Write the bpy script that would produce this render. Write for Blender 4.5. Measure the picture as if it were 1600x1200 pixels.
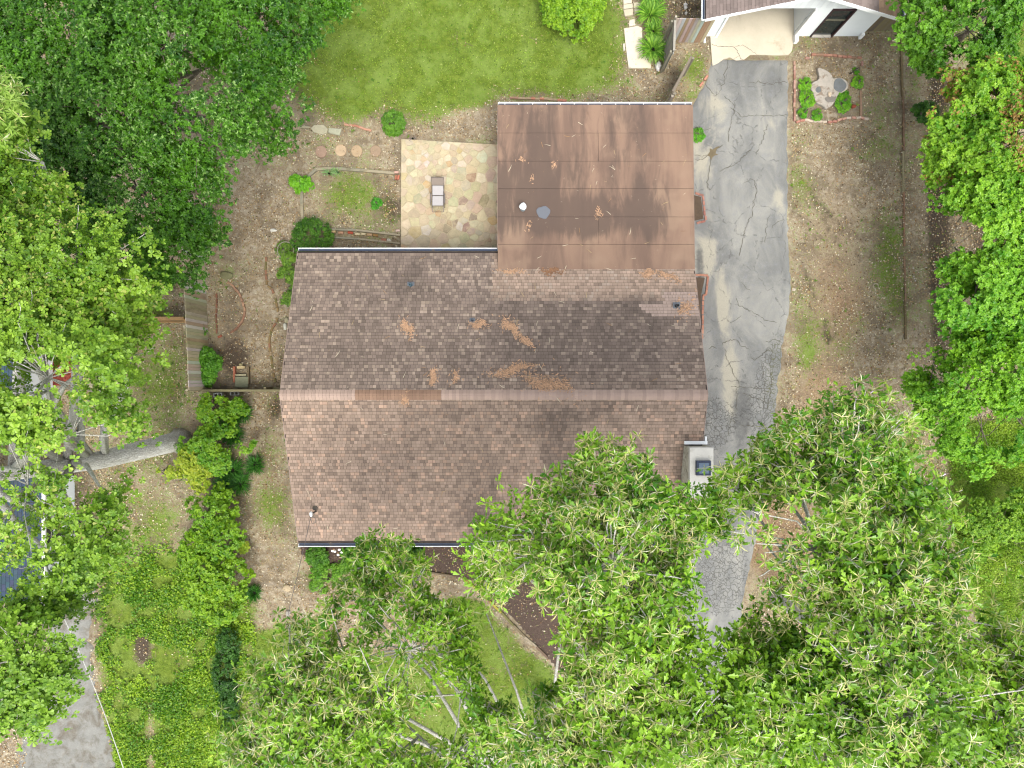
import bpy, math, random
import numpy as np
from mathutils import Vector, Matrix

sc = bpy.context.scene
for o in list(bpy.data.objects):
    bpy.data.objects.remove(o)
R = math.radians
random.seed(7)
rng = np.random.default_rng(11)

# ------------------------------------------------------------------ camera, sky, sun, exposure
H = 32.0            # flying height of the camera above the ground
F = 1066.67         # focal length in photograph pixels
cam = bpy.data.objects.new('camera', bpy.data.cameras.new('camera'))
sc.collection.objects.link(cam)
cam.location = (0, 0, H)
cam.rotation_euler = (0, 0, 0)
cam.data.lens = 24
cam.data.sensor_width = 36
cam.data.clip_end = 2000
sc.camera = cam

world = bpy.data.worlds.new('World')
sc.world = world
world.use_nodes = True
wn = world.node_tree
bg = wn.nodes['Background']
sky = wn.nodes.new('ShaderNodeTexSky')
sky.sky_type = 'NISHITA'
sky.sun_disc = False
SUN_EL, SUN_AZ = 64, 160          # azimuth measured clockwise from +Y
sky.sun_elevation = R(SUN_EL)
sky.sun_rotation = R(SUN_AZ)
sky.dust_density = 4
sky.air_density = 1.0
hs = wn.nodes.new('ShaderNodeHueSaturation')       # a bright hazy overcast: the sky's blue is mostly washed out
hs.inputs['Saturation'].default_value = .3
wn.links.new(sky.outputs[0], hs.inputs['Color'])
wn.links.new(hs.outputs[0], bg.inputs['Color'])
bg.inputs['Strength'].default_value = 0.15
sl = bpy.data.lights.new('sun', 'SUN')
sl.energy = 1.1
sl.angle = R(30)
sl.color = (1.0, 0.95, 0.84)
so = bpy.data.objects.new('sun', sl)
sc.collection.objects.link(so)
so.location = (10, -20, 60)
so.rotation_euler = (R(90 - SUN_EL), 0, R(180 - SUN_AZ))
sc.view_settings.view_transform = 'Standard'
sc.view_settings.look = 'None'
sc.view_settings.gamma = 1
sc.view_settings.use_curve_mapping = False
sc.view_settings.exposure = 1.42
sc.render.engine = 'CYCLES'
sc.cycles.max_bounces = 6
sc.cycles.diffuse_bounces = 3
sc.cycles.glossy_bounces = 2
sc.cycles.transmission_bounces = 3
sc.cycles.use_denoising = True
sc.cycles.filter_width = 1.2

# ------------------------------------------------------------------ helpers
def W(px, py, z=0.0):
    """a place at height z metres, from where it is seen in the aerial survey photograph"""
    s = (H - z) / F
    return ((px - 800) * s, (600 - py) * s, z)

def lin(c):
    c = c / 255.0
    return c / 12.92 if c <= 0.04045 else ((c + 0.055) / 1.055) ** 2.4
K = 0.62
def S(r, g, b, k=K):
    return (lin(r) * k, lin(g) * k, lin(b) * k)

def vnoise(p, scale, seed=0):
    """smooth value noise 0..1, p (n,2) or (n,3)"""
    p = np.asarray(p, float) * scale
    d = p.shape[1]
    r = np.random.default_rng(seed)
    N = 64
    lat = r.random((N,) * d)
    i = np.floor(p).astype(int)
    f = p - i
    f = f * f * (3 - 2 * f)
    out = np.zeros(len(p))
    for c in range(2 ** d):
        w = np.ones(len(p))
        idx = []
        for k in range(d):
            bit = (c >> k) & 1
            w *= f[:, k] if bit else 1 - f[:, k]
            idx.append((i[:, k] + bit) % N)
        out += w * lat[tuple(idx)]
    return out

def fbm(p, scale, seed=0, oct=3):
    a, s, t = 1.0, 0.0, 0.0
    for k in range(oct):
        s = s + a * vnoise(p, scale * 2 ** k, seed + k)
        t += a
        a *= .5
    return s / t

def poly_sd(P, poly):
    """signed distance (positive inside) of points P (n,2) to a polygon"""
    poly = np.array(poly, float)
    n = len(poly)
    dmin = np.full(len(P), 1e9)
    inside = np.zeros(len(P), bool)
    for k in range(n):
        a, b = poly[k], poly[(k + 1) % n]
        ab = b - a
        t = np.clip(((P - a) @ ab) / (ab @ ab + 1e-9), 0, 1)
        q = a + t[:, None] * ab
        dmin = np.minimum(dmin, np.hypot(*(P - q).T))
        cond = (a[1] > P[:, 1]) != (b[1] > P[:, 1])
        with np.errstate(divide='ignore', invalid='ignore'):
            xi = (b[0] - a[0]) * (P[:, 1] - a[1]) / (b[1] - a[1]) + a[0]
        inside ^= cond & (P[:, 0] < xi)
    return np.where(inside, dmin, -dmin)

def sstep(x, a, b):
    t = np.clip((x - a) / (b - a), 0, 1)
    return t * t * (3 - 2 * t)

ORG = {}
def place(o, parent, origin):
    o_org = Vector(origin)
    ORG[o.name] = o_org
    if parent is not None:
        o.parent = parent
        o.location = o_org - ORG[parent.name]
    else:
        o.location = o_org

def tag(o, label=None, cat=None, group=None, kind=None):
    if label: o['label'] = label
    if cat: o['category'] = cat
    if group: o['group'] = group
    if kind: o['kind'] = kind
    return o

def thing(name, label, cat, loc, group=None):
    o = bpy.data.objects.new(name, None)
    o.empty_display_size = .2
    sc.collection.objects.link(o)
    place(o, None, loc)
    return tag(o, label, cat, group)

def set_tint(me, col_per_face):
    at = me.color_attributes.new('tint', 'FLOAT_COLOR', 'CORNER')
    tot = np.zeros(len(me.polygons), np.int32)
    me.polygons.foreach_get('loop_total', tot)
    c = np.repeat(np.array(col_per_face, np.float32).reshape(-1, 3), tot, axis=0)
    c = np.concatenate([c, np.ones((len(c), 1), np.float32)], 1)
    at.data.foreach_set('color', c.ravel())

class MB:
    def __init__(s):
        s.v, s.f, s.m, s.c = [], [], [], []
    def add(s, verts, faces, mi=0, col=(1, 1, 1)):
        b = len(s.v)
        s.v += [tuple(v) for v in verts]
        for f in faces:
            s.f.append(tuple(b + i for i in f)); s.m.append(mi); s.c.append(col)
        return s
    def box(s, c, d, rz=0, mi=0, col=(1, 1, 1), rx=0, ry=0):
        M = Matrix.Rotation(rz, 3, 'Z') @ Matrix.Rotation(ry, 3, 'Y') @ Matrix.Rotation(rx, 3, 'X')
        vs = []
        for z in (-.5, .5):
            for x, y in ((-.5, -.5), (.5, -.5), (.5, .5), (-.5, .5)):
                vs.append(Vector(c) + M @ Vector((x * d[0], y * d[1], z * d[2])))
        return s.add(vs, [(3, 2, 1, 0), (4, 5, 6, 7), (0, 1, 5, 4), (1, 2, 6, 5), (2, 3, 7, 6), (3, 0, 4, 7)], mi, col)
    def bar(s, a, b, w, h, mi=0, col=(1, 1, 1)):
        """a beam from a to b, w wide sideways, h deep vertically"""
        a, b = Vector(a), Vector(b)
        d = (b - a).normalized()
        sd = d.cross(Vector((0, 0, 1)))
        sd = sd.normalized() if sd.length > 1e-4 else Vector((1, 0, 0))
        up = sd.cross(d).normalized()
        vs = []
        for p in (a, b):
            for i, j in ((-1, -1), (1, -1), (1, 1), (-1, 1)):
                vs.append(p + sd * (i * w / 2) + up * (j * h / 2))
        return s.add(vs, [(0, 1, 2, 3), (7, 6, 5, 4), (0, 4, 5, 1), (1, 5, 6, 2), (2, 6, 7, 3), (3, 7, 4, 0)], mi, col)
    def prism(s, poly, z0, z1, mi=0, col=(1, 1, 1), cham=0.0):
        n = len(poly)
        cx = sum(p[0] for p in poly) / n; cy = sum(p[1] for p in poly) / n
        vs = [(p[0], p[1], z0) for p in poly]
        if cham:
            vs += [(p[0], p[1], z1 - cham) for p in poly]
            q = []
            for p in poly:
                dx, dy = p[0] - cx, p[1] - cy
                L = math.hypot(dx, dy) + 1e-6
                q.append((p[0] - dx / L * cham * 1.2, p[1] - dy / L * cham * 1.2, z1))
            vs += q
        else:
            vs += [(p[0], p[1], z1) for p in poly]
        R_ = 2 if cham else 1
        fs = []
        for r in range(R_):
            for k in range(n):
                fs.append((r * n + k, r * n + (k + 1) % n, (r + 1) * n + (k + 1) % n, (r + 1) * n + k))
        fs.append(tuple(R_ * n + k for k in range(n)))
        return s.add(vs, fs, mi, col)
    def tube(s, pts, rad, sides=6, mi=0, col=(1, 1, 1), cap=True):
        pts = [Vector(p) for p in pts]
        if not hasattr(rad, '__len__'): rad = [rad] * len(pts)
        vs = []
        ref = None
        for k, p in enumerate(pts):
            d = (pts[min(k + 1, len(pts) - 1)] - pts[max(k - 1, 0)]).normalized()
            if ref is None:
                ref = d.orthogonal().normalized()
            u = (ref - d * ref.dot(d))
            u = u.normalized() if u.length > 1e-5 else d.orthogonal().normalized()
            ref = u
            w = d.cross(u)
            for j in range(sides):
                a = 2 * math.pi * j / sides
                vs.append(p + (u * math.cos(a) + w * math.sin(a)) * rad[k])
        fs = []
        for k in range(len(pts) - 1):
            for j in range(sides):
                fs.append((k * sides + j, k * sides + (j + 1) % sides, (k + 1) * sides + (j + 1) % sides, (k + 1) * sides + j))
        if cap:
            fs.append(tuple(reversed(range(sides))))
            fs.append(tuple((len(pts) - 1) * sides + j for j in range(sides)))
        return s.add(vs, fs, mi, col)
    def lump(s, c, r, mi=0, col=(1, 1, 1), seed=0, n=8, m=5):
        """an irregular stone: r = (rx, ry, rz)"""
        rr = random.Random(seed)
        vs = [(c[0], c[1], c[2] - r[2])]
        ph = rr.random() * 6
        rad = [rr.uniform(.82, 1.12) for _ in range(n)]
        for i in range(1, m):
            t = math.pi * i / m
            for j in range(n):
                a = ph + 2 * math.pi * j / n
                q = rad[j] * rr.uniform(.93, 1.07)
                st = math.sin(t) ** .7
                vs.append((c[0] + r[0] * q * st * math.cos(a), c[1] + r[1] * q * st * math.sin(a), c[2] - r[2] * math.cos(t)))
        vs.append((c[0], c[1], c[2] + r[2]))
        fs = []
        for j in range(n):
            fs.append((0, 1 + (j + 1) % n, 1 + j))
            fs.append((len(vs) - 1, 1 + (m - 2) * n + j, 1 + (m - 2) * n + (j + 1) % n))
        for i in range(m - 2):
            for j in range(n):
                fs.append((1 + i * n + j, 1 + i * n + (j + 1) % n, 1 + (i + 1) * n + (j + 1) % n, 1 + (i + 1) * n + j))
        return s.add(vs, fs, mi, col)
    def build(s, name, mats, parent=None, origin=None, smooth=False, **kw):
        if not isinstance(mats, (list, tuple)): mats = [mats]
        if origin is None:
            if parent is not None:
                origin = ORG[parent.name]
            else:
                a = np.array(s.v); origin = (a[:, 0].mean(), a[:, 1].mean(), a[:, 2].min())
        O = Vector(origin)
        me = bpy.data.meshes.new(name)
        me.from_pydata([(v[0] - O.x, v[1] - O.y, v[2] - O.z) for v in s.v], [], s.f)
        for m in mats: me.materials.append(m)
        if len(mats) > 1: me.polygons.foreach_set('material_index', s.m)
        if smooth: me.polygons.foreach_set('use_smooth', [True] * len(s.f))
        set_tint(me, s.c)
        me.update()
        o = bpy.data.objects.new(name, me)
        sc.collection.objects.link(o)
        place(o, parent, O)
        return tag(o, **kw)

def npmesh(name, V, Fa, mats, tint=None, mi=None, parent=None, origin=(0, 0, 0), smooth=False, **kw):
    if not isinstance(mats, (list, tuple)): mats = [mats]
    O = np.array(ORG[parent.name] if parent is not None else origin, float)
    me = bpy.data.meshes.new(name)
    k = Fa.shape[1]
    me.vertices.add(len(V)); me.loops.add(Fa.size); me.polygons.add(len(Fa))
    me.vertices.foreach_set('co', (V - O).astype(np.float32).ravel())
    me.loops.foreach_set('vertex_index', Fa.astype(np.int32).ravel())
    me.polygons.foreach_set('loop_start', np.arange(len(Fa), dtype=np.int32) * k)
    for m in mats: me.materials.append(m)
    if mi is not None: me.polygons.foreach_set('material_index', mi.astype(np.int32))
    me.update(calc_edges=True)
    me.polygons.foreach_set('use_smooth', np.full(len(Fa), smooth))
    if tint is not None:
        at = me.color_attributes.new('tint', 'FLOAT_COLOR', 'POINT')
        if tint.shape[1] == 3:
            tint = np.concatenate([tint, np.ones((len(tint), 1))], 1)
        at.data.foreach_set('color', tint.astype(np.float32).ravel())
    o = bpy.data.objects.new(name, me)
    sc.collection.objects.link(o)
    place(o, parent, O)
    return tag(o, **kw)

# ------------------------------------------------------------------ materials
def newmat(name):
    m = bpy.data.materials.new(name)
    m.use_nodes = True
    return m, m.node_tree, m.node_tree.nodes['Principled BSDF']
def nd(nt, typ, **kw):
    n = nt.nodes.new(typ)
    for k, v in kw.items(): setattr(n, k, v)
    return n
def noise(nt, vec, scale, detail=4, rough=.6, dist=0):
    n = nd(nt, 'ShaderNodeTexNoise')
    n.inputs['Scale'].default_value = scale
    n.inputs['Detail'].default_value = detail
    n.inputs['Roughness'].default_value = rough
    n.inputs['Distortion'].default_value = dist
    nt.links.new(vec, n.inputs['Vector'])
    return n.outputs['Fac']
def math_(nt, op, a, b=0.0, c=0.0, clamp=False):
    n = nd(nt, 'ShaderNodeMath', operation=op, use_clamp=clamp)
    for i, x in enumerate((a, b, c)):
        if isinstance(x, (int, float)): n.inputs[i].default_value = x
        else: nt.links.new(x, n.inputs[i])
    return n.outputs[0]
def mapr(nt, x, a, b, c=0.0, d=1.0):
    n = nd(nt, 'ShaderNodeMapRange', interpolation_type='SMOOTHSTEP')
    nt.links.new(x, n.inputs['Value'])
    for k, v in zip(('From Min', 'From Max', 'To Min', 'To Max'), (a, b, c, d)):
        n.inputs[k].default_value = v
    return n.outputs['Result']
def mix(nt, f, a, b, mode='MIX'):
    n = nd(nt, 'ShaderNodeMix', data_type='RGBA', blend_type=mode)
    for s_, x in ((n.inputs[0], f), (n.inputs[6], a), (n.inputs[7], b)):
        if isinstance(x, (int, float)): s_.default_value = x
        elif isinstance(x, tuple): s_.default_value = (*x, 1) if len(x) == 3 else x
        else: nt.links.new(x, s_)
    return n.outputs[2]
def scalev(nt, vec, s):
    n = nd(nt, 'ShaderNodeMapping')
    n.inputs['Scale'].default_value = s
    nt.links.new(vec, n.inputs['Vector'])
    return n.outputs['Vector']
def geopos(nt):
    return nd(nt, 'ShaderNodeNewGeometry').outputs['Position']
def bump(nt, bsdf, h, dist=.01, strength=1.0):
    b = nd(nt, 'ShaderNodeBump')
    b.inputs['Distance'].default_value = dist
    b.inputs['Strength'].default_value = strength
    nt.links.new(h, b.inputs['Height'])
    nt.links.new(b.outputs[0], bsdf.inputs['Normal'])
def attr(nt, name='tint'):
    return nd(nt, 'ShaderNodeAttribute', attribute_name=name)

def simple(name, col, rough=.8, var=.25, scale=6, fine=60, bmp=.004, stretch=(1, 1, 1), metal=0, spec=.3, blotch=None, blot=(.45, .65)):
    """a colour times the per-piece tint, broken up by two scales of noise; blotch: a second colour of dirt or wear"""
    m, nt, b = newmat(name)
    p = scalev(nt, geopos(nt), stretch)
    n1 = noise(nt, p, scale, 5, .65)
    n2 = noise(nt, p, fine, 3, .7)
    base = mix(nt, 1.0, col, attr(nt).outputs['Color'], 'MULTIPLY')
    if blotch:
        base = mix(nt, mapr(nt, noise(nt, p, scale * .6, 6, .7, .5), blot[0], blot[1], 0, .8), base, blotch)
    f = math_(nt, 'ADD', math_(nt, 'MULTIPLY', n1, var * 1.6), math_(nt, 'MULTIPLY', n2, var * 1.2))
    f = math_(nt, 'ADD', f, 1 - var * 1.4)
    vm = nd(nt, 'ShaderNodeVectorMath', operation='SCALE')
    nt.links.new(base, vm.inputs[0]); nt.links.new(f, vm.inputs['Scale'])
    nt.links.new(vm.outputs[0], b.inputs['Base Color'])
    b.inputs['Roughness'].default_value = rough
    b.inputs['Metallic'].default_value = metal
    b.inputs['Specular IOR Level'].default_value = spec
    if bmp: bump(nt, b, math_(nt, 'ADD', n1, n2), bmp)
    return m

def leafmat(name, under=(1.25, 1.2, 1.3), rough=.42, spec=.35, trans=.28, tcol=(1.1, 1.5, .35)):
    """leaf colour comes per leaf; paler underside, some light let through"""
    m, nt, b = newmat(name)
    a = attr(nt).outputs['Color']
    g = nd(nt, 'ShaderNodeNewGeometry')
    col = mix(nt, g.outputs['Backfacing'], a, mix(nt, 1.0, a, under, 'MULTIPLY'))
    nt.links.new(col, b.inputs['Base Color'])
    b.inputs['Roughness'].default_value = rough
    b.inputs['Specular IOR Level'].default_value = spec
    t = nd(nt, 'ShaderNodeBsdfTranslucent')
    nt.links.new(mix(nt, 1.0, a, tcol, 'MULTIPLY'), t.inputs['Color'])
    ms = nd(nt, 'ShaderNodeMixShader')
    ms.inputs[0].default_value = trans
    out = nt.nodes['Material Output']
    nt.links.new(b.outputs[0], ms.inputs[1]); nt.links.new(t.outputs[0], ms.inputs[2])
    nt.links.new(ms.outputs[0], out.inputs['Surface'])
    return m

M = {}
M['white'] = simple('white_paint', (.78, .8, .8), .5, .06, 3, 30, .001)
M['siding'] = simple('siding_paint', (.74, .79, .8), .5, .06, 2, 30, .001)
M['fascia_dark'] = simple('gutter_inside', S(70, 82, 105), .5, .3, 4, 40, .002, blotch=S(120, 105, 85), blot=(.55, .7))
M['brick'] = simple('fired_brick', (1, 1, 1), .85, .3, 9, 70, .004, blotch=S(120, 112, 92), blot=(.6, .8))
M['stone'] = simple('flagstone', (1, 1, 1), .8, .35, 5, 22, .006, blotch=S(206, 190, 156), blot=(.38, .72))
M['mortar'] = simple('mortar_bed', S(204, 190, 158), .9, .25, 6, 60, .004)
M['rock'] = simple('pale_rock', (1, 1, 1), .85, .35, 7, 45, .01, blotch=S(110, 105, 80), blot=(.58, .75))
M['concrete'] = simple('concrete', S(222, 212, 190), .85, .22, 1.2, 45, .003, blotch=S(176, 160, 130), blot=(.56, .75))
M['slab'] = simple('path_slab', (1, 1, 1), .85, .2, 3, 45, .004, blotch=S(165, 155, 120), blot=(.6, .8))
M['wood'] = simple('weathered_wood', (1, 1, 1), .85, .35, 3, 22, .004, stretch=(1, 1, .15), blotch=S(110, 98, 70), blot=(.55, .8))
M['timber'] = simple('old_timber', (1, 1, 1), .9, .35, 5, 30, .005, blotch=S(105, 100, 60), blot=(.5, .75))
M['shingle'] = simple('asphalt_shingle', (1, 1, 1), .92, .16, 7, 90, .002)
M['deck'] = simple('roof_deck', S(70, 60, 55), .95, .2)
M['dirtbrown'] = simple('soil', S(95, 80, 66), .95, .4, 6, 50, .01)
M['metal'] = simple('galvanised_metal', (1, 1, 1), .35, .1, 8, 50, .001, metal=.6)
M['black'] = simple('dark_plastic', S(45, 50, 55), .5, .15)
M['blue'] = simple('blue_grey_coating', (1, 1, 1), .35, .12, 4, 40, .001, spec=.5)
M['sling'] = simple('woven_sling', (1, 1, 1), .8, .12, 20, 160, .001)
M['yellow'] = simple('yellow_plastic', S(240, 205, 60), .4, .06)
M['wire'] = simple('cable', S(215, 215, 210), .6, .05)
M['darkwire'] = simple('dark_cable', S(110, 105, 105), .6, .05)
M['needles'] = simple('pine_needles', (1, 1, 1), .9, .2, 10, 60, 0)
M['terracotta'] = simple('terracotta', S(150, 75, 55), .8, .2)
M['slate'] = simple('slate_shingle', (1, 1, 1), .85, .15, 5, 60, .002)
M['chips'] = simple('leaf_litter', (1, 1, 1), .9, .1, 10, 60, 0)
M['leaf'] = leafmat('glossy_leaf')
M['oakleaf'] = leafmat('oak_leaf', under=(2.4, 1.7, 4.5), rough=.38, spec=.45)
M['grassblade'] = leafmat('grass_blade', under=(1.1, 1.1, 1.1), rough=.55, spec=.3, trans=.25)
M['petal'] = simple('petal', (.75, .75, .68), .7, .05)

def barkmat(name, a, b_, sc_=7):
    m, nt, b = newmat(name)
    p = scalev(nt, geopos(nt), (1, 1, .22))
    n = noise(nt, p, sc_, 6, .75, .6)
    v = nd(nt, 'ShaderNodeTexVoronoi', feature='DISTANCE_TO_EDGE')
    v.inputs['Scale'].default_value = sc_ * 2.2
    nt.links.new(scalev(nt, geopos(nt), (1, 1, .3)), v.inputs['Vector'])
    c = mix(nt, mapr(nt, n, .35, .65), a, b_)
    c = mix(nt, mapr(nt, v.outputs['Distance'], 0.0, .12, .55, 0), c, tuple(x * .35 for x in a))
    nt.links.new(c, b.inputs['Base Color'])
    b.inputs['Roughness'].default_value = .9
    bump(nt, b, math_(nt, 'ADD', n, v.outputs['Distance']), .04)
    return m
M['bark'] = barkmat('grey_bark', S(212, 208, 196), S(246, 244, 236))
M['barkdark'] = barkmat('brown_bark', S(105, 95, 80), S(150, 142, 125))

def groundmat():
    """bare soil, clay, mulch, dark humus and turf by the painted-in kind of ground (R turf, G humus, B clay, A mulch)"""
    m, nt, b = newmat('yard_ground')
    P = geopos(nt)
    a = attr(nt, 'cover')
    sep = nd(nt, 'ShaderNodeSeparateColor')
    nt.links.new(a.outputs['Color'], sep.inputs[0])
    n1 = noise(nt, P, .9, 5, .65, .3)
    n2 = noise(nt, P, 4.0, 5, .7, .2)
    n3 = noise(nt, P, 17, 4, .75)
    n4 = noise(nt, P, 60, 3, .8)
    soil = mix(nt, mapr(nt, n3, .3, .7), S(164, 145, 118), S(208, 190, 158))
    soil = mix(nt, mapr(nt, n2, .45, .62), soil, S(218, 204, 180))
    soil = mix(nt, mapr(nt, n1, .56, .38, 0, .5), soil, S(118, 104, 86))
    soil = mix(nt, mapr(nt, n4, .62, .74), soil, S(216, 200, 170))
    soil = mix(nt, mapr(nt, n4, .4, .3), soil, S(72, 60, 45))
    clay = mix(nt, mapr(nt, n3, .35, .65), S(164, 134, 106), S(204, 174, 142))
    clay = mix(nt, mapr(nt, n4, .6, .72), clay, S(215, 190, 155))
    f = math_(nt, 'ADD', sep.outputs[2], math_(nt, 'MULTIPLY', math_(nt, 'SUBTRACT', n2, .5), 1.2))
    soil = mix(nt, mapr(nt, f, .35, .75), soil, clay)
    dark = mix(nt, mapr(nt, n4, .35, .7), S(80, 70, 58), S(132, 116, 100))
    f = math_(nt, 'ADD', sep.outputs[1], math_(nt, 'MULTIPLY', math_(nt, 'SUBTRACT', n2, .5), 1.0))
    soil = mix(nt, mapr(nt, f, .35, .75), soil, dark)
    mul = mix(nt, mapr(nt, n4, .35, .7), S(88, 74, 66), S(138, 118, 106))
    soil = mix(nt, mapr(nt, math_(nt, 'ADD', a.outputs['Alpha'], math_(nt, 'MULTIPLY', math_(nt, 'SUBTRACT', n3, .5), .4)), .4, .6), soil, mul)
    g = mix(nt, mapr(nt, n2, .3, .7), S(100, 128, 36), S(142, 164, 62))
    g = mix(nt, mapr(nt, n1, .4, .68), g, S(150, 176, 84))
    g = mix(nt, mapr(nt, n4, .55, .72), g, S(172, 190, 100))
    g = mix(nt, mapr(nt, n4, .42, .3), g, S(66, 90, 28))
    f = math_(nt, 'ADD', sep.outputs[0], math_(nt, 'MULTIPLY', math_(nt, 'SUBTRACT', n2, .5), 1.0))
    f = math_(nt, 'ADD', f, math_(nt, 'MULTIPLY', math_(nt, 'SUBTRACT', n3, .5), 1.3))
    f = math_(nt, 'ADD', f, math_(nt, 'MULTIPLY', math_(nt, 'SUBTRACT', n1, .5), .5))
    col = mix(nt, mapr(nt, f, .32, .7), soil, g)
    nt.links.new(col, b.inputs['Base Color'])
    b.inputs['Roughness'].default_value = .95
    b.inputs['Specular IOR Level'].default_value = .15
    bump(nt, b, math_(nt, 'ADD', n3, math_(nt, 'MULTIPLY', n4, .7)), .07)
    return m
M['ground'] = groundmat()

def drivemat():
    """old asphalt: R pale cement wash, G crazed zone, B dark patch, A moss in the joints"""
    m, nt, b = newmat('old_asphalt')
    P = geopos(nt)
    a = attr(nt, 'cover')
    sep = nd(nt, 'ShaderNodeSeparateColor')
    nt.links.new(a.outputs['Color'], sep.inputs[0])
    n1 = noise(nt, scalev(nt, P, (1, .55, 1)), .8, 6, .6, .6)
    n2 = noise(nt, P, 3.5, 5, .7)
    n4 = noise(nt, P, 70, 2, .8)
    c = mix(nt, mapr(nt, n1, .3, .7), S(128, 129, 127), S(176, 175, 167))
    c = mix(nt, mapr(nt, n2, .45, .75, 0, .6), c, S(150, 152, 155))
    f = math_(nt, 'ADD', sep.outputs[0], math_(nt, 'MULTIPLY', math_(nt, 'SUBTRACT', n1, .5), 2.4))
    c = mix(nt, mapr(nt, f, .3, .8, 0, .9), c, S(198, 192, 172))
    f = math_(nt, 'ADD', sep.outputs[2], math_(nt, 'MULTIPLY', math_(nt, 'SUBTRACT', n2, .5), .7))
    c = mix(nt, mapr(nt, f, .25, .7, 0, .85), c, S(104, 104, 102))
    c = mix(nt, mapr(nt, n4, .35, .7, .4, 0), c, S(70, 72, 72))
    c = mix(nt, mapr(nt, n4, .6, .75, 0, .3), c, S(210, 208, 198))
    # crazing
    dv = nd(nt, 'ShaderNodeVectorMath', operation='ADD')
    nz = nd(nt, 'ShaderNodeTexNoise'); nz.inputs['Scale'].default_value = 2.2; nz.inputs['Detail'].default_value = 4
    nt.links.new(P, nz.inputs['Vector'])
    sc2 = nd(nt, 'ShaderNodeVectorMath', operation='SCALE'); sc2.inputs['Scale'].default_value = .5
    nt.links.new(nz.outputs['Color'], sc2.inputs[0])
    nt.links.new(P, dv.inputs[0]); nt.links.new(sc2.outputs[0], dv.inputs[1])
    v = nd(nt, 'ShaderNodeTexVoronoi', feature='DISTANCE_TO_EDGE'); v.inputs['Scale'].default_value = 5.2
    nt.links.new(dv.outputs[0], v.inputs['Vector'])
    ck = mapr(nt, v.outputs['Distance'], .02, .055, 1, 0)
    ck = math_(nt, 'MULTIPLY', ck, mapr(nt, math_(nt, 'ADD', sep.outputs[1], math_(nt, 'MULTIPLY', math_(nt, 'SUBTRACT', n2, .5), .8)), .45, .6))
    v2 = nd(nt, 'ShaderNodeTexVoronoi', feature='DISTANCE_TO_EDGE'); v2.inputs['Scale'].default_value = .55
    nt.links.new(dv.outputs[0], v2.inputs['Vector'])
    ck2 = math_(nt, 'MULTIPLY', mapr(nt, v2.outputs['Distance'], .004, .012, .6, 0), mapr(nt, n2, .45, .55))
    ck = math_(nt, 'MAXIMUM', ck, ck2)
    crackcol = mix(nt, mapr(nt, math_(nt, 'ADD', a.outputs['Alpha'], math_(nt, 'MULTIPLY', n2, .5)), .5, .9), S(92, 90, 84), S(96, 98, 56))
    c = mix(nt, math_(nt, 'MULTIPLY', ck, .85), c, crackcol)
    nt.links.new(c, b.inputs['Base Color'])
    b.inputs['Roughness'].default_value = .88
    bump(nt, b, math_(nt, 'SUBTRACT', math_(nt, 'MULTIPLY', n4, .3), ck), .012)
    return m
M['asphalt'] = drivemat()

def rollmat():
    m, nt, b = newmat('rolled_roofing')
    P = geopos(nt)
    s = scalev(nt, P, (1, .16, 1))
    n1 = noise(nt, s, .9, 5, .6, .8)
    n2 = noise(nt, scalev(nt, P, (1, .22, 1)), 2.4, 5, .65, .5)
    n3 = noise(nt, P, 80, 2, .8)
    n5 = noise(nt, P, .5, 3, .6)
    c = mix(nt, mapr(nt, n1, .35, .65), S(126, 102, 87), S(158, 129, 108))
    c = mix(nt, mapr(nt, n5, .5, .7, 0, .7), c, S(166, 139, 116))
    at = attr(nt)
    sp = nd(nt, 'ShaderNodeSeparateColor'); nt.links.new(at.outputs['Color'], sp.inputs[0])
    f = math_(nt, 'ADD', sp.outputs[0], math_(nt, 'MULTIPLY', math_(nt, 'SUBTRACT', n2, .5), 2.2))
    c = mix(nt, mapr(nt, f, .4, 1.05, 0, .85), c, S(98, 82, 72))
    c = mix(nt, mapr(nt, n3, .3, .75, .22, 0), c, S(95, 75, 68))
    nt.links.new(c, b.inputs['Base Color'])
    b.inputs['Roughness'].default_value = .93
    bump(nt, b, n3, .003)
    return m
M['rolled'] = rollmat()

def brickwall():
    m, nt, b = newmat('brick_wall_courses')
    P = geopos(nt)
    g = nd(nt, 'ShaderNodeTexBrick')
    sx = nd(nt, 'ShaderNodeSeparateXYZ'); nt.links.new(P, sx.inputs[0])
    cx = nd(nt, 'ShaderNodeCombineXYZ')
    nt.links.new(math_(nt, 'ADD', sx.outputs[0], sx.outputs[1]), cx.inputs[0]); nt.links.new(sx.outputs[2], cx.inputs[1])
    nt.links.new(cx.outputs[0], g.inputs['Vector'])
    g.inputs['Scale'].default_value = 1
    g.inputs['Brick Width'].default_value = .21; g.inputs['Row Height'].default_value = .075
    g.inputs['Mortar Size'].default_value = .006
    g.inputs['Color1'].default_value = (*S(150, 85, 68), 1); g.inputs['Color2'].default_value = (*S(175, 110, 88), 1)
    g.inputs['Mortar'].default_value = (*S(190, 180, 165), 1)
    nt.links.new(g.outputs['Color'], b.inputs['Base Color'])
    b.inputs['Roughness'].default_value = .9
    bump(nt, b, g.outputs['Fac'], -.004)
    return m
M['brickwall'] = brickwall()
mg, ntg, bgm = newmat('window_glass')
bgm.inputs['Base Color'].default_value = (.02, .03, .03, 1); bgm.inputs['Roughness'].default_value = .08
M['glass'] = mg

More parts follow.
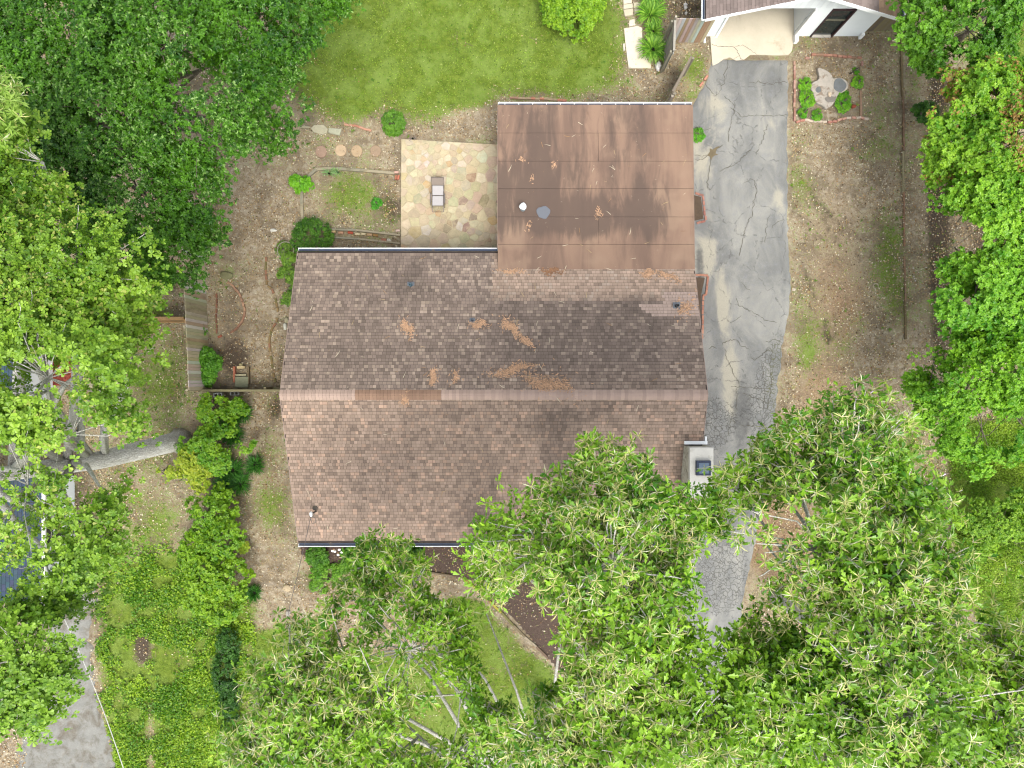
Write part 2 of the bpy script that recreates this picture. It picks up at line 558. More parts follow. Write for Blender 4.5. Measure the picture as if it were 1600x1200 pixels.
# ------------------------------------------------------------------ ground
# polygons of ground cover, in survey pixels at ground level
back_lawn = [(415, -60), (978, -60), (985, 110), (1035, 150), (780, 158), (765, 188), (640, 205), (520, 186), (420, 150)]
right_lawn = [(1478, 660), (1700, 620), (1700, 1300), (1490, 900)]
front_lawn = [(700, 925), (742, 925), (800, 980), (860, 1040), (930, 1120), (1000, 1300), (380, 1300), (385, 985), (450, 975), (500, 950), (545, 930), (560, 1010), (680, 1010)]
neigh_lawn = [(160, 880), (300, 860), (400, 930), (385, 1300), (195, 1300), (150, 1060)]
mulch_bed = [(466, 845), (800, 845), (1085, 845), (1085, 1010), (1000, 1080), (870, 1045), (803, 968), (742, 908), (640, 888), (560, 892), (520, 885), (470, 868)]

def cover(px, py):
    P = np.stack([px, py], 1)
    nn = fbm(P, 1 / 60., 3)
    g = np.full(len(P), .27)
    g = np.maximum(g, sstep(poly_sd(P, back_lawn), -40, 55) * .95)
    g = np.maximum(g, sstep(poly_sd(P, right_lawn), -14, 20) * 1.0)
    g = np.maximum(g, sstep(poly_sd(P, front_lawn), -14, 18) * .82)
    g = np.maximum(g, sstep(poly_sd(P, neigh_lawn), -25, 25) * .85)
    def blob(x, y, sx, sy, a):
        return a * np.exp(-((px - x) / sx) ** 2 - ((py - y) / sy) ** 2)
    for x, y, sx, sy, a in [(545, 305, 45, 35, .3), (520, 230, 60, 30, .22), (420, 700, 20, 60, .3), (430, 820, 30, 50, .3),
                            (250, 620, 60, 90, .35), (230, 480, 40, 40, .35), (250, 820, 60, 50, .3), (1395, 430, 25, 110, .32),
                            (1085, 105, 20, 30, .55), (1250, 250, 20, 60, .22), (1260, 560, 18, 120, .18), (1590, 90, 70, 90, .6),
                            (410, 260, 40, 20, .15), (510, 905, 40, 20, .4), (1320, 640, 60, 30, .12), (1425, 700, 20, 30, .35), (1080, 150, 15, 12, .3),
                            (1430, 130, 14, 40, .3), (1360, 230, 40, 30, .14), (560, 170, 30, 16, .2)]:
        g = g + blob(x, y, sx, sy, a)
    g = g - blob(560, 990, 60, 30, .75) - blob(740, 925, 40, 10, .7) - blob(575, 930, 30, 20, .4) - blob(222, 1010, 12, 30, .9) - blob(235, 1150, 9, 60, .5)
    g = g - blob(450, 60, 40, 90, .35) - blob(330, 320, 120, 90, .2) - blob(400, 480, 40, 120, .15) - blob(740, 185, 50, 18, .45) - blob(1010, 135, 35, 16, .45)
    g = g - blob(850, 1010, 60, 18, .3)
    d = np.full(len(P), .15)
    for x, y, sx, sy, a in [(610, 325, 25, 35, .6), (360, 500, 30, 50, .35), (370, 560, 30, 25, .5), (440, 560, 10, 50, .4), (1466, 300, 20, 320, .8),
                            (1300, 75, 90, 12, .35), (1350, 170, 40, 30, .3), (470, 60, 60, 120, .45), (250, 440, 60, 30, .6), (1070, 10, 60, 30, .5),
                            (222, 1010, 16, 30, .8), (340, 640, 30, 30, .5), (430, 640, 16, 25, .6), (440, 820, 14, 30, .35), (1460, 820, 12, 90, .5),
                            (500, 150, 60, 60, .25), (1060, 140, 20, 22, .35), (100, 800, 120, 200, .4), (350, 740, 40, 150, .5), (1550, 350, 50, 300, .6)]:
        d = d + blob(x, y, sx, sy, a)
    for (ax_, ay_, bx_, by_, w_, a) in ((1248, 278, 1305, 345, 5.5, .5), (1268, 315, 1312, 385, 5.5, .4), (1290, 500, 1292, 530, 6, .6), (1305, 490, 1306, 526, 6, .4), (1296, 530, 1295, 565, 5, .4), (1258, 425, 1275, 470, 6, .45)):
        t_ = np.clip(((px - ax_) * (bx_ - ax_) + (py - ay_) * (by_ - ay_)) / ((bx_ - ax_) ** 2 + (by_ - ay_) ** 2), 0, 1)
        d = d + a * np.exp(-((px - ax_ - t_ * (bx_ - ax_)) ** 2 + (py - ay_ - t_ * (by_ - ay_)) ** 2) / w_ ** 2)
    cl = np.zeros(len(P))
    for x, y, sx, sy, a in [(1300, 400, 80, 190, .46), (1280, 620, 70, 80, .5), (1200, 830, 60, 60, 1.0), (1330, 480, 60, 60, .25), (110, 940, 30, 20, .4), (1240, 900, 60, 150, .6)]:
        cl = cl + blob(x, y, sx, sy, a)
    mu = sstep(poly_sd(P, mulch_bed), -3, 4)
    g = g * (1 - mu) + mu * blob(515, 900, 30, 20, .8)
    g = g + (nn - .5) * .55
    return np.stack([np.clip(g, 0, 1.2), np.clip(d, 0, 1), np.clip(cl, 0, 1), mu], 1)

fx = np.arange(-27, 27.01, .17); fy = np.arange(-21, 21.01, .17)
xs = np.concatenate([[-600, -250, -120, -70, -45, -33], fx, [33, 45, 70, 120, 250, 600]])
ys = np.concatenate([[-600, -250, -120, -70, -45, -30], fy, [30, 45, 70, 120, 250, 600]])
X, Y = np.meshgrid(xs, ys)
P2 = np.stack([X.ravel(), Y.ravel()], 1)
px, py = 800 + P2[:, 0] * F / H, 600 - P2[:, 1] * F / H
cv = cover(px, py)
far = np.maximum(np.abs(P2[:, 0]) - 27, np.abs(P2[:, 1]) - 21) > 0
cv[far] = (.75, .2, .1, 0)
Z = (fbm(P2, .8, 9) - .5) * .05 - .03 + cv[:, 0] * .012
Z[far] = -.03
nx, ny = len(xs), len(ys)
ii = (np.arange(ny - 1)[:, None] * nx + np.arange(nx - 1)[None, :]).ravel()
Fq = np.stack([ii, ii + 1, ii + nx + 1, ii + nx], 1)
gr = npmesh('ground', np.stack([P2[:, 0], P2[:, 1], Z], 1), Fq, M['ground'], kind='structure', smooth=True)
at = gr.data.color_attributes.new('cover', 'FLOAT_COLOR', 'POINT')
at.data.foreach_set('color', cv.astype(np.float32).ravel())

def strip_sheet(name, rows, z, mat, coverfn, ncol=36, step=4, ragged=3.0, seed=0):
    """a sheet between two ragged edges, rows = (y, left x, right x) in survey pixels"""
    rows = np.array(rows, float)
    yy = np.arange(rows[0, 0], rows[-1, 0] + .1, step)
    l = np.interp(yy, rows[:, 0], rows[:, 1]); r = np.interp(yy, rows[:, 0], rows[:, 2])
    q = np.stack([yy, yy * 0], 1)
    l = l + (fbm(q, .09, seed) - .5) * 2 * ragged; r = r + (fbm(q, .09, seed + 5) - .5) * 2 * ragged
    t = np.linspace(0, 1, ncol)
    PX = l[:, None] * (1 - t) + r[:, None] * t
    PY = np.repeat(yy[:, None], ncol, 1)
    s = H / F
    V = np.stack([(PX.ravel() - 800) * s, (600 - PY.ravel()) * s, np.full(PX.size, z)], 1)
    V[:, 2] += (fbm(V[:, :2], .6, 4) - .5) * .012
    edge = np.zeros(PX.shape, bool); edge[:, 0] = edge[:, -1] = True; edge[0] = edge[-1] = True
    V[edge.ravel(), 2] = -.05
    n = ncol
    ii = (np.arange(len(yy) - 1)[:, None] * n + np.arange(n - 1)[None, :]).ravel()
    Fq = np.stack([ii, ii + n, ii + n + 1, ii + 1], 1)
    o = npmesh(name, V, Fq, mat, kind='structure', smooth=True)
    if coverfn is not None:
        at = o.data.color_attributes.new('cover', 'FLOAT_COLOR', 'POINT')
        at.data.foreach_set('color', coverfn(PX.ravel(), PY.ravel()).astype(np.float32).ravel())
    return o

def drive_cover(px, py):
    def bl(x, y, sx, sy, a): return a * np.exp(-((px - x) / sx) ** 2 - ((py - y) / sy) ** 2)
    cr = bl(1100, 230, 26, 70, .75) + bl(1108, 380, 20, 60, .7) + bl(1128, 480, 12, 60, .9) + bl(1140, 600, 14, 60, .8) + bl(1105, 160, 30, 20, .5) + bl(1215, 300, 14, 60, .5) + bl(1205, 170, 16, 60, .3)
    cz = bl(1115, 660, 40, 50, .9) + bl(1205, 610, 24, 80, 1.1) + bl(1130, 900, 60, 90, .8) + bl(1175, 640, 25, 60, .35) + bl(1225, 560, 12, 60, .5) + bl(1090, 740, 30, 80, .5)
    dk = bl(1160, 650, 22, 90, .7) + bl(1095, 460, 9, 60, .6) + bl(1225, 440, 8, 60, .4) + bl(1092, 400, 8, 30, .5) + bl(1165, 460, 20, 30, .25) + bl(1105, 100, 60, 6, .4)
    ms = bl(1215, 600, 20, 80, 1.0) + bl(1110, 190, 40, 30, .4)
    return np.clip(np.stack([cr, cz, dk, ms], 1), 0, 1)
strip_sheet('driveway', [(92, 1112, 1233), (118, 1106, 1233), (135, 1098, 1232), (165, 1080, 1232), (180, 1055, 1232), (400, 1050, 1233), (445, 1050, 1237), (495, 1050, 1234),
             (540, 1050, 1224), (600, 1050, 1217), (660, 1050, 1212), (740, 1050, 1204), (850, 1055, 1180), (920, 1066, 1165), (1000, 1066, 1152), (1300, 1040, 1140)], .012, M['asphalt'], drive_cover, seed=3)
apron = MB()
def grav_cover(px, py):
    n = fbm(np.stack([px, py], 1), .03, 8)
    return np.stack([np.full(len(px), .3) * 0, .1 + n * .3, n * 0, n * 0], 1)
gravm = simple('fine_gravel', S(150, 150, 144), .95, .5, 2.5, 38, .03, blotch=S(112, 102, 86), blot=(.42, .68))
gravm.node_tree.nodes.remove([n for n in gravm.node_tree.nodes if n.type == 'ATTRIBUTE'][0])
[n for n in gravm.node_tree.nodes if n.type == 'MIX' and n.blend_type == 'MULTIPLY'][0].inputs[7].default_value = (1, 1, 1, 1)
strip_sheet('gravel_path', [(905, 30, 150), (935, 55, 150), (1000, 75, 143), (1060, 60, 146), (1120, 40, 158), (1160, 30, 178), (1200, 20, 186), (1300, 0, 190)], .008, gravm, None, ncol=24, ragged=9, seed=21)

# leaf litter, clover and turf: scattered real leaves and blades
def frames(d, nn):
    d = d / np.linalg.norm(d, axis=1, keepdims=True)
    s = np.cross(d, nn); s /= np.linalg.norm(s, axis=1, keepdims=True) + 1e-9
    n2 = np.cross(s, d)
    return d, s, n2

def leaves_mesh(Pp, d, nn, L, T, Tf, col, mat_of_face=None):
    """leaf template T (v,3) = (side, along, up) laid at every point"""
    d, s, n2 = frames(d, nn)
    V = Pp[:, None, :] + L[:, None, None] * (T[None, :, 0:1] * s[:, None, :] + T[None, :, 1:2] * d[:, None, :] + T[None, :, 2:3] * n2[:, None, :])
    n, v = len(Pp), len(T)
    Fa = (Tf[None] + (np.arange(n) * v)[:, None, None]).reshape(-1, Tf.shape[1])
    C = np.repeat(col[:, None, :], v, 1).reshape(-1, col.shape[1])
    return V.reshape(-1, 3), Fa, C

T_blade = np.array([(-.10, 0, 0), (.10, 0, 0), (0, 1, 0)]); F_blade = np.array([(0, 1, 2)])
T_chip = np.array([(-.35, 0, 0), (.3, .1, 0.02), (.35, .9, .12), (-.25, 1, .05)]); F_chip = np.array([(0, 1, 2, 3)])
T_diam = np.array([(0, 0, 0), (.32, .5, .1), (0, 1, -.06), (-.32, .5, .1)]); F_diam = np.array([(0, 1, 2), (0, 2, 3)])
T_obo = np.array([(0, 0, 0), (.1, .35, .04), (.3, .8, .06), (0, 1, 0), (-.3, .8, .06), (-.1, .35, .04)])
F_obo = np.array([(0, 1, 2), (0, 2, 3), (0, 3, 4), (0, 4, 5)])
# lobed oak leaf: midrib with three pointed lobes a side and a stalk
T_oak = np.array([(.9, 1, 1)]) * np.array([(-.022, -.35, .0), (.022, -.35, .0), (0, 0, 0), (0, .22, 0), (0, .45, 0), (0, .68, -.02), (0, 1.08, -.10),
                  (.2, .33, .06), (.33, .68, .06), (.19, .95, .0), (-.2, .33, .06), (-.33, .68, .06), (-.19, .95, .0)])
F_oak = np.array([(0, 1, 2), (2, 7, 3), (2, 8, 4), (4, 9, 5), (3, 10, 2), (4, 11, 2), (5, 12, 4), (4, 6, 5), (3, 8, 4)])
F_oak = np.array([(0, 1, 2), (2, 7, 3), (3, 8, 4), (4, 9, 5), (3, 10, 2), (4, 11, 3), (5, 12, 4), (2, 8, 5), (5, 11, 2), (5, 9, 6), (6, 12, 5)])

def rand_dirs(n, upmin=-1, r=None):
    r = r or rng
    z = r.uniform(upmin, 1, n); a = r.uniform(0, 2 * np.pi, n)
    q = np.sqrt(np.clip(1 - z * z, 0, 1))
    return np.stack([q * np.cos(a), q * np.sin(a), z], 1)

drive_poly = [(1106, 90), (1236, 88), (1236, 500), (1215, 660), (1180, 850), (1140, 1300), (1040, 1300), (1062, 900), (1045, 700), (1045, 180), (1080, 165), (1100, 130)]
patio_poly = [(624, 213), (782, 222), (782, 400), (622, 400)]
house_poly = [(520, 430), (1050, 430), (1050, 810), (520, 810)]
apron_poly = [(1108, 0), (1242, 0), (1242, 92), (1108, 104)]
grav_poly = [(60, 920), (145, 930), (140, 1050), (185, 1200), (40, 1200)]
def free(px, py, polys):
    P = np.stack([px, py], 1)
    k = np.ones(len(px), bool)
    for q in polys: k &= poly_sd(P, q) < 0
    return k
def scatter(n, x0=-40, x1=1640, y0=-40, y1=1240, keep=(drive_poly, patio_poly, house_poly, apron_poly, grav_poly)):
    px = rng.uniform(x0, x1, n); py = rng.uniform(y0, y1, n)
    k = free(px, py, keep)
    px, py = px[k], py[k]
    s = H / F
    return px, py, np.stack([(px - 800) * s, (600 - py) * s, np.zeros(len(px))], 1)

# turf
px, py, P3 = scatter(520000)
c = cover(px, py)
keepg = rng.random(len(px)) < sstep(c[:, 0] + (fbm(P3[:, :2], 1.6, 31) - .5) * .9, .3, .8) * .62 + .045
keepg &= ~((px < 380) & (py < 420)) & ~((px < 380) & (py > 860) & (rng.random(len(px)) < .75))
px, py, P3 = px[keepg], py[keepg], P3[keepg]
n = len(px)
d = rand_dirs(n, .15)
L = rng.uniform(.05, .11, n)
fr = sstep(fbm(P3[:, :2], .55, 12, 4), .3, .7); fr2 = rng.random(n)
ca, cb, cc = np.array(S(104, 144, 30)), np.array(S(176, 204, 80)), np.array(S(196, 200, 130))
col = ca + (cb - ca) * np.clip(fr * .9 + fr2 * .5 - .1, 0, 1)[:, None]
mk = rng.random(n) < .1
col[mk] = cc
mk = rng.random(n) < .35
col[mk] = np.array(S(128, 168, 40))
mk = rng.random(n) < .12
col[mk] = np.array(S(60, 92, 26))
T_bl = T_blade * np.array([1.6, 1, 1])
V, Fa, C = leaves_mesh(P3, d, rand_dirs(n), L, T_bl, F_blade, col)
npmesh('grass', V, Fa, M['grassblade'], C, label='short patchy green turf growing over the yard soil', category='grass', kind='stuff') if False else \
    tag(npmesh('grass', V, Fa, M['grassblade'], C), 'short patchy green turf growing over the yard soil', 'grass', None, 'stuff')

# dead leaves and wood chips
px, py, P3 = scatter(380000)
c = cover(px, py)
pr = (1 - sstep(c[:, 0], .3, .9)) * (.35 + .65 * sstep(fbm(P3[:, :2], .7, 41), .4, .6))
pr = pr * (1 - .6 * c[:, 3])
k = rng.random(len(px)) < pr * .75
P3 = P3[k]; n = len(P3)
P3[:, 2] = rng.uniform(.005, .03, n)
pal = np.array([S(240, 228, 198), S(206, 180, 132), S(176, 138, 94), S(132, 100, 66), S(96, 80, 58), S(190, 168, 126)])
w = rng.choice(len(pal), n, p=[.22, .24, .18, .1, .08, .18])
d = rand_dirs(n, -.15); d[:, 2] *= .3
nn = rand_dirs(n, .6)
V, Fa, C = leaves_mesh(P3, d, nn, rng.uniform(.025, .075, n), T_chip, F_chip, pal[w])
tag(npmesh('leaf_litter', V, Fa, M['chips'], C), 'tan and brown dead leaves and chips strewn over bare soil', 'leaf litter', None, 'stuff')

# scattered rosette weeds and fallen twigs
px, py, P3 = scatter(9000)
c = cover(px, py)
k = rng.random(len(px)) < (.10 + .5 * sstep(c[:, 0], .2, .5)) * (1 - sstep(c[:, 0], .8, 1.0)) * (1 - c[:, 3]) * sstep(fbm(P3[:, :2], .5, 81), .35, .6)
Pw = P3[k]; nw = len(Pw)
si_ = np.repeat(np.arange(nw), 7)
Pw = Pw[si_] + rng.normal(0, .02, (len(si_), 3)) * np.array([1, 1, 0]) + np.array([0, 0, .02])
d = rand_dirs(len(Pw), .1); d[:, 2] *= .5
f = np.clip(rng.random(nw)[si_] * .8 + rng.normal(0, .15, len(si_)), 0, 1)[:, None]
col = np.array(S(82, 124, 30)) * (1 - f) + np.array(S(152, 186, 66)) * f
V, Fa, C = leaves_mesh(Pw, d, rand_dirs(len(Pw), .6), rng.uniform(.04, .11, nw)[si_], T_diam, F_diam, col)
tag(npmesh('weeds', V, Fa, M['leaf'], C), 'small green rosette weeds dotted over the bare soil', 'weeds', None, 'stuff')
px, py, P3 = scatter(2600)
c = cover(px, py)
P3 = P3[c[:, 0] < .8]; n = len(P3)
P3[:, 2] = .03
d = rand_dirs(n, -.05); d[:, 2] *= .15
T_tw = np.array([(-.02, 0, 0), (.02, 0, 0), (.05, .5, .03), (.015, .5, .05), (.0, 1, 0)]); F_tw = np.array([(0, 1, 2), (0, 2, 3), (3, 2, 4)])
V, Fa, C = leaves_mesh(P3, d, rand_dirs(n, .8), rng.uniform(.15, .6, n), T_tw, F_tw, np.array(S(150, 132, 108))[None] * rng.uniform(.5, 1.4, (n, 1)))
tag(npmesh('fallen_twigs', V, Fa, M['chips'], C), 'thin brown twigs fallen on the bare soil around the house', 'twigs', None, 'stuff')

# clover and ivy ground cover of the neighbouring yard
px, py, P3 = scatter(90000, 150, 400, 820, 1240)
Pq = np.stack([px, py], 1)
c = cover(px, py)
k = rng.random(len(px)) < sstep(poly_sd(Pq, neigh_lawn), -25, 15) * sstep(c[:, 0] + (fbm(P3[:, :2], 1.3, 51) - .54) * 2.4, .25, .95) * .8
P3 = P3[k]; n = len(P3)
P3[:, 2] = rng.uniform(.02, .12, n)
f = np.clip(fbm(P3[:, :2], .8, 52) * 1.3 - .25 + rng.normal(0, .35, n), 0, 1)[:, None]
col = np.array(S(84, 138, 20)) * (1 - f) + np.array(S(176, 208, 56)) * f
d = rand_dirs(n, -.1); d[:, 2] *= .5
V, Fa, C = leaves_mesh(P3, d, rand_dirs(n, .55), rng.uniform(.06, .12, n), T_diam * np.array([1.5, 1, 1]), F_diam, col)
tag(npmesh('clover', V, Fa, M['leaf'], C), 'bright green low leafy ground cover filling the neighbouring yard', 'ground cover', None, 'stuff')

# weeds over the right hand field
px, py, P3 = scatter(60000, 1478, 1660, 660, 1100)
Pq = np.stack([px, py], 1)
k = rng.random(len(px)) < sstep(poly_sd(Pq, right_lawn), -8, 15) * sstep(fbm(P3[:, :2], 1.0, 61), .25, .55)
P3 = P3[k]; n = len(P3)
P3[:, 2] = rng.uniform(.02, .18, n)
f = np.clip(fbm(P3[:, :2], .7, 62) * 1.5 - .3 + rng.normal(0, .2, n), 0, 1)[:, None]
col = np.array(S(104, 154, 20)) * (1 - f) + np.array(S(196, 222, 80)) * f
d = rand_dirs(n, 0)
V, Fa, C = leaves_mesh(P3, d, rand_dirs(n, .4), rng.uniform(.06, .12, n), T_diam * np.array([.8, 1, 1]), F_diam, col)
tag(npmesh('meadow_weeds', V, Fa, M['leaf'], C), 'tall yellow green weeds of the open field beyond the hedge trees', 'weeds', None, 'stuff')

# ------------------------------------------------------------------ house
RZ, EZ = 5.05, 2.8
RY = -.43
SL = (RZ - EZ) / 6.12
HX0, HX1 = -9.17, 7.73
def roofz(y):
    return RZ - abs(y - RY) * SL
house = thing('house', 'low brick house with brown shingled gable roof and flat rear extension', 'house', (-.7, -.5, 0))
# walls
w = MB()
def wallbox(m, x0, y0, x1, y1, z0, z1, t=.2, mi=0):
    m.box(((x0 + x1) / 2, y0 + t / 2, (z0 + z1) / 2), (x1 - x0, t, z1 - z0), mi=mi)
    m.box(((x0 + x1) / 2, y1 - t / 2, (z0 + z1) / 2), (x1 - x0, t, z1 - z0), mi=mi)
    m.box((x0 + t / 2, (y0 + y1) / 2, (z0 + z1) / 2), (t, y1 - y0 - 2 * t - .004, z1 - z0 - .004), mi=mi)
    m.box((x1 - t / 2, (y0 + y1) / 2, (z0 + z1) / 2), (t, y1 - y0 - 2 * t - .004, z1 - z0 - .004), mi=mi)
wallbox(w, -8.9, -6.5, 7.35, 5.25, -.05, 2.6)
for gx in (-8.9, 7.15):   # gable triangles
    y0, y1 = -6.4, 5.2
    vs = []
    for x in (gx + .01, gx + .19):
        vs += [(x, y0, 2.6), (x, y1, 2.6), (x, y1, roofz(y1) - .12), (x, RY, RZ - .12), (x, y0, roofz(y0) - .12)]
    w.add(vs, [(0, 1, 2, 3, 4), (9, 8, 7, 6, 5), (0, 5, 6, 1), (1, 6, 7, 2), (2, 7, 8, 3), (3, 8, 9, 4), (4, 9, 5, 0)])
wallbox(w, -.35, 5.26, 7.34, 11.75, -.05, 2.62)
w.build('wall', M['brickwall'], house)
def window(parent, c, wd, ht, face, frame=M['white']):
    """face: outward direction 's','n','e','w'"""
    f = MB(); p = MB()
    if face in 'sn':
        sg = -1 if face == 's' else 1
        for dx in (-wd / 2, wd / 2): f.box((c[0] + dx, c[1] + sg * .03, c[2]), (.07, .08, ht + .07))
        for dz in (-ht / 2, 0, ht / 2): f.box((c[0], c[1] + sg * .03, c[2] + dz), (wd - .075, .075, .06))
        p.box((c[0], c[1] + sg * .012, c[2]), (wd - .07, .02, ht - .06))
    else:
        sg = 1 if face == 'e' else -1
        for dy in (-wd / 2, wd / 2): f.box((c[0] + sg * .03, c[1] + dy, c[2]), (.08, .07, ht + .07))
        for dz in (-ht / 2, 0, ht / 2): f.box((c[0] + sg * .03, c[1], c[2] + dz), (.075, wd - .075, .06))
        p.box((c[0] + sg * .012, c[1], c[2]), (.02, wd - .07, ht - .06))
    fo = f.build('window', frame, parent)
    p.build('pane', M['glass'], fo)
for x in (-7, -3.6, 3.2, 5.8): window(house, (x, -6.5, 1.6), 1.3, 1.3, 's')
for y in (-4.0, 2.6): window(house, (-8.9, y, 1.6), 1.0, 1.2, 'w')
for y in (1.5, 8.5): window(house, (7.35, y, 1.6), 1.0, 1.2, 'e')
window(house, (3.5, 11.75, 1.6), 1.4, 1.2, 'n')
dm = MB(); dm.box((-.2, -6.53, 1.05), (.95, .06, 2.1)); dr = dm.build('door', M['timber'], house)
dm = MB(); dm.box((.18, -6.58, 1.05), (.04, .05, .12)); dm.build('handle', M['metal'], dr)

# roof deck: a closed slab
roof = MB()
th = .14
y0, y1 = -6.81, 5.67
for (a, b) in ((y0, RY), (RY, y1)):
    za, zb = roofz(a) - .02, roofz(b) - .02
    vs = [(HX0, a, za), (HX1, a, za), (HX1, b, zb), (HX0, b, zb), (HX0, a, za - th), (HX1, a, za - th), (HX1, b, zb - th), (HX0, b, zb - th)]
    roof.add(vs, [(0, 1, 2, 3), (7, 6, 5, 4), (0, 4, 5, 1), (1, 5, 6, 2), (2, 6, 7, 3), (3, 7, 4, 0)])
roofo = roof.build('roof', M['deck'], house)

# shingles
def roof_stain(px, py):
    s = np.zeros(len(px))
    for x, y, sx, sy, a in [(1000, 520, 110, 70, .55), (850, 480, 130, 50, .45), (640, 430, 90, 40, .45), (740, 395, 60, 12, .6), (560, 500, 110, 90, .35),
                            (1010, 470, 30, 12, .4), (1060, 455, 20, 10, .6), (700, 560, 200, 40, .3), (760, 750, 40, 70, .8), (760, 810, 40, 30, .8), (880, 650, 40, 14, .5), (830, 670, 60, 12, .4), (700, 640, 50, 14, .3), (870, 720, 30, 60, .5), (640, 680, 12, 60, .3), (900, 690, 60, 60, .35),
                            (700, 690, 60, 40, .1), (860, 650, 120, 18, .2), (560, 690, 30, 60, .12), (1065, 730, 14, 50, .45), (640, 443, 30, 14, .5), (860, 520, 60, 60, .2), (950, 640, 40, 20, .25)]:
        s += a * np.exp(-((px - x) / sx) ** 2 - ((py - y) / sy) ** 2)
    s += (fbm(np.stack([px, py * .3], 1), .06, 71) - .5) * .8
    s = s * (.25 + 1.5 * fbm(np.stack([px, py * .3], 1), .11, 75))
    s -= .9 * np.exp(-((px - 930) / 190) ** 2 - ((py - 440) / 18) ** 2)
    return np.clip(s, 0, 1)
tabs = []          # (x0, x1, yhi, ylo, colour)
exp_h = .134
tr = random.Random(5)
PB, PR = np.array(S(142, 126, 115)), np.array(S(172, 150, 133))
LT1, LT2 = np.array(S(176, 158, 142)), np.array(S(196, 166, 144))
DK = np.array(S(98, 87, 80))
def tabcol(xc, yc, south):
    z = roofz(yc); s = F / (H - z)
    px, py = 800 + xc * s, 600 - yc * s
    st = float(roof_stain(np.array([px]), np.array([py]))[0])
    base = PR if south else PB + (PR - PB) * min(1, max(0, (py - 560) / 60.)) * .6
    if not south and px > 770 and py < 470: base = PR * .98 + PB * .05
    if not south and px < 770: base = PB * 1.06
    r = tr.random()
    if r < .13: base = (LT1 if not south else LT2) * tr.uniform(.88, 1.1)
    elif r < .45: base = base * tr.uniform(1.0, 1.2)
    elif r < .72: base = base * tr.uniform(.68, .9)
    c = base + (DK * tr.uniform(.85, 1.15) - base) * st * .68
    if not south:   # the newer patch of shingles round the right hand pipe
        for (a, b, u, v) in ((1000, 1100, 477, 484), (1010, 1100, 484, 490), (1020, 1100, 490, 496), (1036, 1100, 458, 477)):
            if a < px < b and u < py < v: c = np.array(S(176, 156, 144)) * tr.uniform(.93, 1.05)
    return tuple(np.array(c) * tr.uniform(.92, 1.07))
for south in (True, False):
    run = (RY - y0 + .03) if south else (y1 - RY + .03)
    nrow = int(run / exp_h)
    for r_ in range(nrow):
        t0, t1 = .0 + r_ * exp_h, (r_ + 1) * exp_h
        sg = -1 if south else 1
        ya, yb = RY + sg * t0, RY + sg * (t1 - .011)
        x = HX0 - tr.uniform(0, .25)
        while x < HX1 - .02:
            wd = tr.uniform(.11, .2)
            a, b = max(x, HX0), min(x + wd, HX1)
            x += wd
            if b - a < .05: continue
            xc, yc = (a + b) / 2, (ya + yb) / 2
            if not south and xc > -.6 and ya > 4.92: continue          # under the flat roof
            if south and a > 7.05 and -4.6 < yc < -2.42: continue     # where the chimney rises
            tabs.append((a + .004, b - .004, ya, yb, tabcol(xc, yc, south), tr.uniform(.010, .018), south))
def add_tab(m, t):
    a, b, ya, yb, c, h, south = t
    za, zb = roofz(ya) - .004, roofz(yb)
    vs = [(a, ya, za), (b, ya, za), (b, yb, zb + h), (a, yb, zb + h), (a, yb, zb - .015), (b, yb, zb - .015)]
    fs = [(3, 2, 1, 0), (4, 5, 2, 3), (0, 4, 3), (1, 2, 5)]
    if south: fs = [(0, 3, 2, 1)[::-1] if False else (0, 3, 2, 1)] + [(3, 4, 5, 2), (0, 4, 3), (1, 2, 5)]
    m.add(vs, fs, 0, c)
tabs.sort(key=lambda t: abs(t[2] - RY))
first, rest = tabs[:2 * 0 + 300], tabs[300:]
for t in first:
    m = MB(); add_tab(m, t)
    a_ = ((t[0] + t[1]) / 2, t[2], roofz(t[2]))
    m.build('shingle', M['shingle'], roofo, origin=a_)
m = MB()
for t in rest: add_tab(m, t)
m.build('shingle_courses', M['shingle'], roofo, kind='stuff')
# ridge caps
x = HX0 - .01
k = 0
while x < HX1:
    e = min(x + .142, HX1 + .01)
    px_ = 800 + x * F / (H - RZ)
    if 553 < px_ < 688: c = np.array(S(158, 128, 108)) * tr.uniform(.85, 1.1)
    else: c = np.array(S(188, 164, 150)) * tr.uniform(.82, 1.08)
    hw = .2
    m = MB()
    lo, hi = .022, .034
    vs = []
    for (xx, l) in ((x, lo), (e - .004, hi)):
        vs += [(xx, RY - hw, RZ - hw * SL + l - .004), (xx, RY - .05, RZ + l), (xx, RY + .05, RZ + l), (xx, RY + hw, RZ - hw * SL + l - .004)]
    vs += [(e - .004, RY - hw, RZ - hw * SL - .01), (e - .004, RY + hw, RZ - hw * SL - .01), (x, RY - hw, RZ - hw * SL - .01), (x, RY + hw, RZ - hw * SL - .01)]
    m.add(vs, [(0, 4, 5, 1), (1, 5, 6, 2), (2, 6, 7, 3), (4, 8, 5), (5, 8, 9, 6), (6, 9, 7), (0, 10, 8, 4), (3, 7, 9, 11)], 0, tuple(c))
    m.build('ridge_cap', M['shingle'], roofo, origin=(x, RY, RZ))
    x += .142; k += 1
# rake trim
for x in (HX0 - .012, HX1 + .012):
    for (a, b) in ((y0, RY), (RY, y1)):
        if x > 0:
            segs = ((a, -4.62), (-2.3, b)) if a < -1 else ((a, b),)
        else: segs = ((a, b),)
        for (p, q) in segs:
            m = MB(); m.bar((x, p, roofz(p) - .085), (x, q, roofz(q) - .085), .022, .15, col=S(170, 150, 140)); m.build('rake_trim', M['timber'], house)
